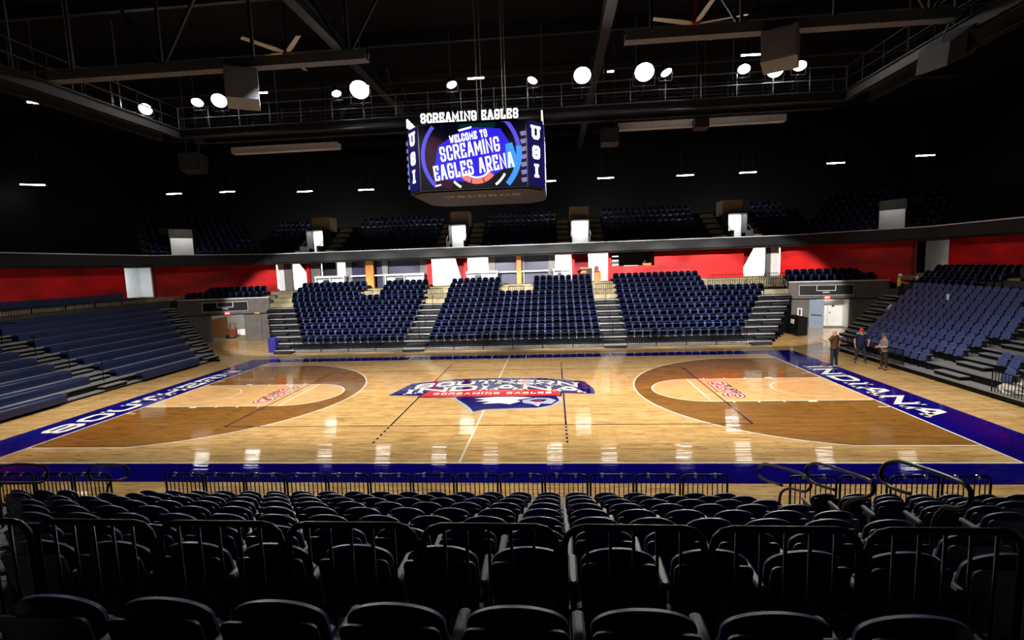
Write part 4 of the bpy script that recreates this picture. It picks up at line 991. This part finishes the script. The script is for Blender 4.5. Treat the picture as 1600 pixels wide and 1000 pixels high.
def catwalk(label, p, q, wd, z, railm, posts):
    p, q = Vector(p), Vector(q); L = (q-p).length; c = (p+q)/2
    t = thing('catwalk', label, 'catwalk', (c.x, c.y, z), math.atan2((q-p).y, (q-p).x)); h = L/2
    mb = MB(); mb.box(-h, h, -wd/2, wd/2, 0, .06); mb.obj('walk_deck', M['steel_dark'], t)
    mb = MB()
    for y in (-wd/2, wd/2): mb.box(-h, h, y-.05, y+.05, -.45, .0); mb.box(-h, h, y-.14, y+.14, -.45, -.4); mb.box(-h, h, y-.14, y+.14, -.04, .0)
    mb.obj('side_girder', M['steel_dark'], t)
    for y in (-wd/2, wd/2):
        mb = MB(); 
        for zz in (.55, 1.1): mb.tube([(-h, y, zz), (h, y, zz)], .022, 6)
        mb.obj('hand_rail', railm, t)
        me = MB().tube([(0, 0, 0), (0, 0, 1.1)], .025, 6).mesh('rail_post', railm)
        for i in range(posts+1):
            o = link('rail_post', me, t); o.location = (-h+L*i/posts, y, .06)
    me = MB().tube([(0, 0, 0), (0, 0, ZC-z)], .035, 6).mesh('hanger_rod', M['steel_mid'])
    for i in range(1, 7):
        o = link('hanger_rod', me, t); o.location = (-h+L*i/7, wd/2, 0)
    return t
catwalk('dark steel catwalk crossing above the far side of court', (-16.5, 5.4), (16.5, 5.4), 1.2, 12.9, M['steel_mid'], 20)
catwalk('dark steel catwalk running along the INDIANA end overhead', (17.1, 5.0), (17.1, -12), 1.2, 12.9, M['steel_dark'], 12)
catwalk('dark steel catwalk running along the SOUTHERN end overhead', (-17.1, -12), (-17.1, 5.0), 1.2, 12.9, M['steel_dark'], 12)
# floodlights of the far catwalk; bright lenses enlarged to take in their glare
FLD = [(-18.1, 4.6, 14.0, .30, 1), (-15.1, 4.4, 14.1, .27, 0), (-13.9, 4.35, 14.1, .36, 1), (-12.4, 4.3, 14.05, .24, 0), (-7.8, 4.4, 14.1, .22, 2), (-6.5, 4.1, 14.1, .46, 1), (-1.97, 4.2, 14.1, .24, 2), (1.93, 4.3, 14.1, .24, 2), (4.28, 4.1, 14.1, .40, 1), (7.16, 4.2, 14.1, .44, 1), (8.2, 4.4, 14.1, .26, 2), (11.8, 4.6, 14.1, .27, 0), (13.25, 4.7, 14.0, .36, 1), (14.25, 4.5, 14.05, .28, 0)]
for i, (x, y, z, r, b) in enumerate(FLD):
    t = thing('floodlight', '%s round floodlight on the far catwalk, %s from the SOUTHERN end' % (('small bright', 'glaring white', 'turned-aside')[b], ORD[i+1]), 'floodlight', (x, y, z), 0, 'floodlights of the far catwalk')
    aim = Vector({1: (x*.75+.5, -9, 1), 0: (x*.8, -4, 0), 2: (x+(5 if x < 0 or x > 8 else -5), -1, 0)}[b])-Vector((x, y, z))
    R = aim.to_track_quat('-Z', 'Y').to_matrix().to_4x4()
    mb = MB(); mb.T = R; mb.disc_stack([(r*.55, .34), (r*.7, .2), (r*.98, .06), (r*1.06, 0), (r*1.06, -.04), (r, -.04), (r*.98, .02)], 20); lh = mb.obj('lamp_housing', M['steel_dark'], t)
    mb = MB(); mb.T = R; mb.disc_stack([(r*.97, -.012), (r*.9, -.03), (r*.4, -.05)], 20); mb.obj('lamp_lens', M['lamp'], lh)
    mb = MB(); mb.beam((-r*1.15, 0, 0), (-r*1.15, .15, -r*1.3), .05, .02); mb.beam((r*1.15, 0, 0), (r*1.15, .15, -r*1.3), .05, .02); mb.beam((-r*1.15, .15, -r*1.3), (r*1.15, .15, -r*1.3), .05, .02); mb.obj('mounting_yoke', M['steel_dark'], t)
    mb = MB(); mb.tube([(0, .15, -r*1.3), (0, .6, -r*1.3-.2), (0, .7, -.85)], .045, 6); mb.obj('mounting_post', M['steel_dark'], t)
    o = spot((x, y, z)+aim.normalized()*.12 if False else tuple(Vector((x, y, z))+aim.normalized()*.12), tuple(Vector((x, y, z))+aim), FARP*(.75 if b == 1 else .5), 78, .5, r*.8)
    o.parent = t; o.matrix_parent_inverse = t.matrix_world.inverted(); o.location = aim.normalized()*.12
# light bars over the upper deck and under the catwalk
BAR = [(60, 267), (258, 292), (355, 298), (484, 300), (572, 296), (855, 282), (946, 278), (1072, 274), (1166, 270), (1306, 254), (1421, 237)]
bars = [(-44.0, 18, 12.9), (-33.2, 25.5, 13.2), (-28.04, 25.8, 13.2), (-20.74, 26.5, 13.0), (-14.51, 25.9, 12.8), (2.4, 26.2, 12.85), (7.6, 26.3, 12.9), (14.43, 25.6, 12.7), (20.12, 26.6, 12.85), (27.22, 26.0, 13.2), (33.8, 25.0, 13.3), (-3.8, 26.0, 12.85), (-8.9, 26.0, 12.85)]
bars[0] = (-36.3, 15.0, 12.6)
bars.sort()
for i, (x, y, z) in enumerate(bars):
    t = thing('light_bar', 'white linear light hanging over the upper deck, %s from the SOUTHERN end' % ORD[i+1], 'light', (x, y, z), 0 if i else .5, 'linear lights over the upper deck')
    MB().cbox(-.73, .73, -.09, .09, 0, .09, .02).obj('fixture_body', M['steel_mid'], t); MB().cbox(-.72, .72, -.08, .08, -.06, 0, .02).obj('diffuser', M['tube'], t)
    mb = MB()
    for q in (-.4, .4): mb.tube([(q, 0, .09), (q, 0, ZC-z-.01)], .012, 4)
    mb.obj('suspension_wire', M['cable'], t)
for i, (x, y, z, L, rz) in enumerate(((-21.0, 1.7, 13.6, .8, .6), (-13.2, 7.0, 15.3, .8, 0), (-7.7, 7.6, 15.5, .9, 0), (-1.25, 7.6, 15.55, .9, 0), (6.0, 7.6, 15.45, .35, 0), (13.0, 7.0, 15.6, 1.0, 0), (14.9, .4, 16.2, .5, .7))):
    t = thing('light_bar', 'white linear work light above the catwalk, %s from the SOUTHERN end' % ORD[i+1], 'light', (x, y, z), rz, 'work lights of the catwalk')
    MB().cbox(-L/2-.02, L/2+.02, -.06, .06, 0, .07, .02).obj('fixture_body', M['steel_mid'], t); MB().cbox(-L/2, L/2, -.05, .05, -.05, 0, .02).obj('diffuser', M['tube'], t)
    MB().tube([(0, 0, .07), (0, 0, ZC-z-.01)], .015, 5).obj('suspension_wire', M['cable'], t)
# speakers
def speaker_box(label, x, y, z, w2, d2, h, m, rz=0):
    t = thing('hanging_speaker', label, 'speaker', (x, y, z), rz, None)
    MB().prism([(-d2, 0), (d2*.6, -h*.18), (d2, h*.9), (-d2, h)], -w2, w2, 'x').obj('cabinet', M[m], t)
    MB().prism([(-d2-.02, .06), (-d2, .06), (-d2, h-.06), (-d2-.02, h-.06)], -w2*.9, w2*.9, 'x').obj('front_grille', M['steel_dark'] if m == 'bottle' else M[m], t)
    top = ZC-.02-z if m == 'bottle' else h+.2
    for q in (-1, 1): MB().tube([(q*w2*.6, 0, h*.9), (q*w2*.6, 0, top)], .02, 5).obj('rigging_bracket', M['cable'], t)
speaker_box('grey loudspeaker box under the roof truss toward SOUTHERN', -8.7, -2.1, 11.75, .55, .5, 1.1, 'speaker', .5)
speaker_box('grey loudspeaker box under the roof truss toward INDIANA', 10.6, -2.1, 11.9, .55, .5, 1.0, 'speaker', -.5)
speaker_box('black loudspeaker below the catwalk beside the diagonal cable', 5.8, 6.7, 11.5, .45, .4, .75, 'bottle')
speaker_box('black loudspeaker below the catwalk toward SOUTHERN', -17.2, 6.6, 11.2, .6, .4, .9, 'bottle')
speaker_box('black projector box hanging at the bright truss toward INDIANA', 10.4, 6.6, 12.0, .35, .3, .5, 'bottle')
t = thing('line_array_speaker', 'angular grey horn loudspeaker hanging below the INDIANA end catwalk', 'speaker', (15.9, -2.3, 11.9), 0)
mb = MB(); mb.T = Matrix.Rotation(.45, 4, 'Z'); mb.prism([(-.95, -.75), (-.85, .0), (.1, .55), (.75, .9), (.95, .2), (.3, -.25)], -.45, .45, 'y'); mb.obj('cabinet', M['speaker'], t)
mb = MB(); mb.T = Matrix.Rotation(.45, 4, 'Z'); mb.prism([(.0, -.25), (.05, .4), (.55, .1)], -.47, -.45, 'y'); mb.obj('side_plate', M['steel_dark'], t)
mb = MB(); mb.T = Matrix.Rotation(.45, 4, 'Z'); mb.tube([(-.5, 0, .2), (-.2, 0, .75), (.5, 0, 1.2)], .03, 6); mb.obj('rigging_frame', M['steel_light'], t)
# ceiling fans
for s, lab, ph in ((-1, 'SOUTHERN', .4), (1, 'INDIANA', 1.0)):
    t = thing('ceiling_fan', 'large ceiling fan with pale blades above the %s half of court' % lab, 'fan', (s*8.8, 1.7, 15.0), ph)
    MB().disc_stack([(.12, -.12), (.2, -.05), (.2, .12), (.08, .3), (.04, 2.2)], 12).obj('fan_hub', M['red_side'] if s > 0 else M['steel_dark'], t)
    for j in range(5):
        mb = MB(); a = 2*pi*j/5; mb.T = Matrix.Rotation(a, 4, 'Z') @ Matrix.Rotation(.22, 4, 'X')
        mb.prism([(.15, -.06), (.5, -.13), (2.0, -.1), (2.0, .1), (.5, .13), (.15, .06)], -.012, .012, 'z'); mb.obj('fan_blade', M['fan'], t)

# ------------------------------------------------------------------ loose things
def crumple(label, loc, sx, sy, sz, name, seed):
    rnd = random.Random(seed); n, m = 14, 10; vs = []; fs = []
    for j in range(m+1):
        for i in range(n):
            a = 2*pi*i/n; ph = pi*j/m*.5
            k = 1+rnd.uniform(-.2, .2); vs.append((sx*cos(a)*cos(ph)*k, sy*sin(a)*cos(ph)*k, max(0, sz*sin(ph)*k)))
    for j in range(m):
        for i in range(n): fs.append((j*n+i, j*n+(i+1) % n, (j+1)*n+(i+1) % n, (j+1)*n+i))
    o = MB().add(vs, fs).obj(name, M['sheet']); o.location = loc; return o
tag(crumple('', (19.1, -2.0, .25), .5, .62, .42, 'plastic_sheet', 3), 'crumpled white plastic sheeting on the lowest deck behind the railing', 'plastic sheet')
tag(crumple('', (23.1, 11.2, Z0R+RI*5), .3, .3, .3, 'plastic_bag', 5), 'crumpled white bag on the stand steps below the worker', 'bag')
tag(crumple('', (27.4, 6.4, 4.35), .2, .25, .45, 'paper_bag', 6), 'white bag on the black equipment near the red wall', 'bag')
t = thing('paper_cup', 'single white cup standing on a navy seat midway up the INDIANA stand', 'cup', (X0R+TR*5, 7.15, Z0R+RI*5+.84)); MB().disc_stack([(.05, 0), (.08, .28), (.072, .28), (.045, .02)], 12).obj('cup_body', M['stripe'], t); MB().disc_stack([(.085, .28), (.085, .3)], 12).obj('cup_rim', M['stripe'], t)
t = thing('equipment_case', 'large black equipment case on the upper INDIANA stand before the red wall', 'case', (27.4, 6.3, 3.4)); MB().cbox(-.5, .5, -1.2, 1.2, 0, .95, .03).obj('case_body', M['bottle'], t); MB().box(-.5, .5, -1.2, 1.2, 1.45, 1.5).obj('table_top', M['bottle'], t)
for y in (-1.1, 1.1): MB().box(-.45, -.4, y-.03, y+.03, .9, 1.45).obj('table_leg', M['bottle'], t)
railing('bar_railing', 'black railing before a pale concrete gap in the INDIANA stand', 'railing', (X0R+TR*7.2, 5.2), (X0R+TR*7.2, 8.3), Z0R+RI*7, .8, 'upper railing of the INDIANA stand', n=14, clamps=False, indiv=False)
fx = MB().mat(M['concrete_dark'])
for k in range(8, 11): fx.box(X0R+TR*k-.85, X0R+TR*k+.1, -9, 14.5, 0, Z0R+RI*k)
struct('floor_terrace_right', fx)
fx = MB().mat(M['concrete_dark']); fx.box(-27.6, -26.5, -12, 15.2, 0, 3.5); fx.box(-29, -27.5, -12, 15.2, 0, 3.8); struct('floor_terrace_left', fx)
for i in range(8):
    y = 13-i*2.0
    railing('bar_railing', 'black railing along the bleacher top before a pale ledge, %s from the tunnel' % ORD[i+1], 'railing', (-26.55, y-1.95), (-26.55, y), 3.45, .45, 'railings along the top of the bleachers', n=12, clamps=False, indiv=False)
for k, (x, z) in enumerate(((-27.3, 3.5), (-28.3, 3.8))):
    t = thing('bleacher_bench', 'navy bench along the %s ledge below the red wall at the SOUTHERN end' % ('lower', 'upper')[k], 'bench', (x, 2, z)); MB().cbox(-.3, .1, -11, 11, .28, .42, .02).obj('seat_board', M['bench'], t); MB().box(.0, .05, -11, 11, 0, .28).obj('front_panel', M['bench_face'], t)

# ------------------------------------------------------------------ people
def skin_mesh(name, V, E, m, parent, sub=1, root=0):
    me = bpy.data.meshes.new(name); me.from_pydata([v[:3] for v in V], E, [])
    o = bpy.data.objects.new(name, me); C.objects.link(o)
    md = o.modifiers.new('skin', 'SKIN'); md.use_smooth_shade = True
    for i, v in enumerate(V):
        r = v[3]; me.skin_vertices[0].data[i].radius = (r, v[4] if len(v) > 4 else r); me.skin_vertices[0].data[i].use_root = (i == root)
    sb = o.modifiers.new('sub', 'SUBSURF'); sb.levels = sub; sb.render_levels = sub
    dg = bpy.context.evaluated_depsgraph_get(); nm = bpy.data.meshes.new_from_object(o.evaluated_get(dg))
    o.modifiers.clear(); o.data = nm; nm.materials.clear(); nm.materials.append(m)
    nm.polygons.foreach_set('use_smooth', [True]*len(nm.polygons)); bpy.data.meshes.remove(me); nm.name = name
    if parent: o.parent = parent
    return o
def person(label, loc, rz, h, shirt, trouser, shoe, armL, armR, headtilt=0.0, headturn=0.0, hair=None, cap=None, helmet=False, mask=False, stripes=False, spread=.1, belly=1.0, name='person'):
    """armL/armR: (elbow, wrist) in local units of a 1.75 m figure facing +y; x<0 is the figure's left side when seen from behind"""
    t = thing(name, label, 'person', loc, rz); t.scale = (h/1.75,)*3
    hp, sp_ = .095, spread
    hd = Vector((sin(headturn)*cos(headtilt), cos(headturn)*cos(headtilt), -sin(headtilt)))
    HC = Vector((0, .015+.06*sin(headtilt), 1.615)); upv = Vector((0, sin(headtilt)*.9, cos(headtilt)))
    V = [(0, 0, .93, .14, .105), (0, .005, 1.1, .135, .1), (0, 0, 1.28, .15, .105), (0, 0, 1.42, .10, .08), (0, .01, 1.5, .055, .055), tuple(HC-upv*.03)+(.075, .088), tuple(HC+upv*.06)+(.078, .092)]
    E = [(0, 1), (1, 2), (2, 3), (3, 4), (4, 5), (5, 6)]
    nose = HC+hd*.10-upv*.02; V.append(tuple(nose)+(.016,)); E.append((5, 7))
    side = upv.cross(hd).normalized()
    for s in (-1, 1): V.append(tuple(HC+side*s*.085-upv*.015)+(.018,)); E.append((5, len(V)-1))
    for s, arm in ((-1, armL), (1, armR)):
        b = len(V); sh = (s*.17, 0, 1.41); el, wr = Vector(arm[0]), Vector(arm[1])
        d = (wr-el).normalized(); hand = wr+d*.075
        V += [sh+(.058,), tuple(el)+(.043,), tuple(wr)+(.03, .026), tuple(hand)+(.04, .02)]
        E += [(3, b), (b, b+1), (b+1, b+2), (b+2, b+3)]
        ax = d.cross(Vector((s, 0, .3))).normalized(); bx = d.cross(ax).normalized()
        for j, (o_, ln) in enumerate(((-.03, .065), (-.01, .08), (.01, .075), (.03, .06))):
            c = len(V); V += [tuple(hand+ax*o_+d*.04)+(.009,), tuple(hand+ax*o_+d*(.04+ln*.5)+bx*.012)+(.0085,), tuple(hand+ax*o_+d*(.035+ln*.85)+bx*.035)+(.007,)]
            E += [(b+3, c), (c, c+1), (c+1, c+2)]
        c = len(V); V += [tuple(wr+d*.04+ax*-.04+bx*.01)+(.011,), tuple(wr+d*.085+ax*-.055+bx*.03)+(.009,)]; E += [(b+3, c), (c, c+1)]
    legs = []
    for s in (-1, 1):
        b = len(V); x = s*(hp+sp_*.35); xk = s*(hp+sp_*.6); xf = s*(hp+sp_)
        V += [(s*hp, 0, .86, .088), (xk, .015, .48, .058), (xf, -.01, .09, .04), (xf, .1, .035, .035, .03)]
        E += [(0, b), (b, b+1), (b+1, b+2), (b+2, b+3)]; legs.append((s*hp, xk, xf))
    skin_mesh('body', V, E, M['skin'], t, 1)
    # shirt
    W = [(0, 0, .80, .17*belly, .13*belly), (0, 0, .9, .168*belly, .13*belly), (0, .015*belly, 1.08, .16*belly, .125*belly), (0, .0, 1.28, .168, .122), (0, 0, 1.43, .115, .092), (0, .005, 1.475, .066, .066)]
    F = [(0, 1), (1, 2), (2, 3), (3, 4), (4, 5)]
    for s, arm in ((-1, armL), (1, armR)):
        b = len(W); el = Vector(arm[0]); sh = Vector((s*.17, 0, 1.41)); mid = sh+(el-sh)*.8
        W += [tuple(sh)+(.075,), tuple(mid)+(.066,)]; F += [(4, b), (b, b+1)]
    skin_mesh('shirt', W, F, M[shirt], t, 1)
    W = [(0, 0, .95, .155*belly, .12*belly)]; F = []
    for a, k, f in legs:
        b = len(W); W += [(a, 0, .84, .1), (k, .012, .48, .074), (f, -.008, .07, .064)]; F += [(0, b), (b, b+1), (b+1, b+2)]
    skin_mesh('trousers', W, F, M[trouser], t, 1)
    for a, k, f in legs:
        W = [(f, -.05, .045, .045, .045), (f, .05, .045, .048, .044), (f, .15, .035, .046, .034)]
        skin_mesh('shoe', W, [(0, 1), (1, 2)], M[shoe], t, 1)
    def dome(nm, m, k, up, cut):
        vs = []; fs = []; n = 14; L = 6
        for j in range(L+1):
            ph = radians(cut)+(pi/2-radians(cut))*j/L
            for i in range(n):
                a = 2*pi*i/n; vs.append(tuple(HC+upv*(up+.118*k*sin(ph))+(side*cos(a)*.088*k+hd*sin(a)*.104*k)*cos(ph)))
        for j in range(L):
            for i in range(n): fs.append((j*n+i, j*n+(i+1) % n, (j+1)*n+(i+1) % n, (j+1)*n+i))
        return MB().add(vs, fs).obj(nm, m, t, True)
    if hair: dome('hair', M[hair], 1.02, .02, -2)
    if cap:
        cp = dome('cap', M[cap], 1.08, .03, 0)
        c = HC+upv*.035; MB().add([tuple(c+side*.075+hd*.07), tuple(c-side*.075+hd*.07), tuple(c-side*.055+hd*.19-upv*.012), tuple(c+side*.055+hd*.19-upv*.012), tuple(c+side*.075+hd*.07+upv*.012), tuple(c-side*.075+hd*.07+upv*.012), tuple(c-side*.055+hd*.19), tuple(c+side*.055+hd*.19)], [(0, 1, 2, 3), (7, 6, 5, 4), (0, 4, 5, 1), (1, 5, 6, 2), (2, 6, 7, 3), (3, 7, 4, 0)]).obj('cap_brim', M[cap], cp)
    if helmet:
        hh = dome('hard_hat', M['stripe'], 1.22, .03, 0)
        c = HC+upv*.03; MB().add([tuple(c+(side*cos(2*pi*i/16)*.125+hd*sin(2*pi*i/16)*.155)+upv*q) for q in (-.006, .008) for i in range(16)], [tuple(range(15, -1, -1)), tuple(range(16, 32))]+[(i, (i+1) % 16, 16+(i+1) % 16, 16+i) for i in range(16)]).obj('hat_brim', M['stripe'], hh)
    if mask:
        c = HC-upv*.045+hd*.075; vs = [tuple(c+side*.06*cos(a)+upv*.04*sin(a)+hd*.02*(1-abs(cos(a)))) for a in [2*pi*i/12 for i in range(12)]]+[tuple(c+hd*.035)]+[tuple(c-hd*.03)]
        MB().add(vs, [(i, (i+1) % 12, 12) for i in range(12)]+[((i+1) % 12, i, 13) for i in range(12)]).obj('face_mask', M['beard'], t, True)
    if stripes:
        for s in (-1, 1):
            skin_mesh('shoulder_stripe', [(s*.09, .0, 1.53, .018), (s*.15, -.0, 1.497, .02), (s*.2, .0, 1.46, .018)], [(0, 1), (1, 2)], M['stripe'], t, 1)
    for s in (-1, 1):
        e = HC+hd*.088+side*s*.032+upv*.012
        MB().add([tuple(e+side*.011*cos(a)+upv*.007*sin(a)+hd*.004*q) for q in (0, 1) for a in [2*pi*i/8 for i in range(8)]], [tuple(range(7, -1, -1)), tuple(range(8, 16))]+[(i, (i+1) % 8, 8+(i+1) % 8, 8+i) for i in range(8)]).obj('eye', M['eye'], t)
    return t
# facing: rz turns +y; +y toward -x is rz = 90 deg
person('person in brown polo and dark jeans seen from behind, one arm raised', (15.88, 3.85, 0), radians(30), 1.84, 'brown_polo', 'denim', 'sneaker', ((-.33, .1, 1.17), (-.52, .26, 1.33)), ((.29, -.06, 1.15), (.29, .02, .9)), belly=1.12, spread=.08)
person('person in red cap and navy polo with white shoulder stripes, hand on hip', (17.62, 4.8, 0), radians(152), 1.72, 'navy_polo', 'denim', 'shoe', ((-.33, -.02, 1.16), (-.3, .16, 1.02)), ((.27, -.03, 1.14), (.25, .06, .9)), cap='red_cap', mask=True, stripes=True, spread=.12, belly=1.12)
person('person in grey polo and charcoal trousers looking down at held phone', (17.75, 3.25, 0), radians(92), 1.68, 'grey_polo', 'slacks', 'shoe', ((-.24, .06, 1.13), (-.08, .3, 1.12)), ((.24, .06, 1.13), (.08, .3, 1.12)), headtilt=.5, hair='hair', belly=1.1, spread=.07)
t = thing('smartphone', 'dark smartphone held by the person in grey polo', 'phone', (17.43, 3.24, 1.1), radians(92)); MB().cbox(-.035, .035, -.07, .07, 0, .009, .003).obj('phone_body', M['bottle'], t); MB().box(-.03, .03, -.062, .062, .009, .0098).obj('phone_screen', M['eye'], t)
person('worker in yellow hi-vis shirt and white hard hat on the stand steps', (24.35, 12.75, Z0R+RI*6.3), radians(230), 1.6, 'hivis', 'slacks', 'shoe', ((-.25, .16, 1.15), (-.12, .38, 1.12)), ((.25, .16, 1.15), (.12, .38, 1.12)), headtilt=.35, helmet=True)
person('worker in dark clothes and white hard hat beside the hi-vis worker', (25.0, 12.2, Z0R+RI*6.3), radians(200), 1.45, 'slacks', 'slacks', 'shoe', ((-.25, .1, 1.15), (-.18, .3, 1.0)), ((.25, .1, 1.15), (.18, .3, 1.0)), headtilt=.4, helmet=True)
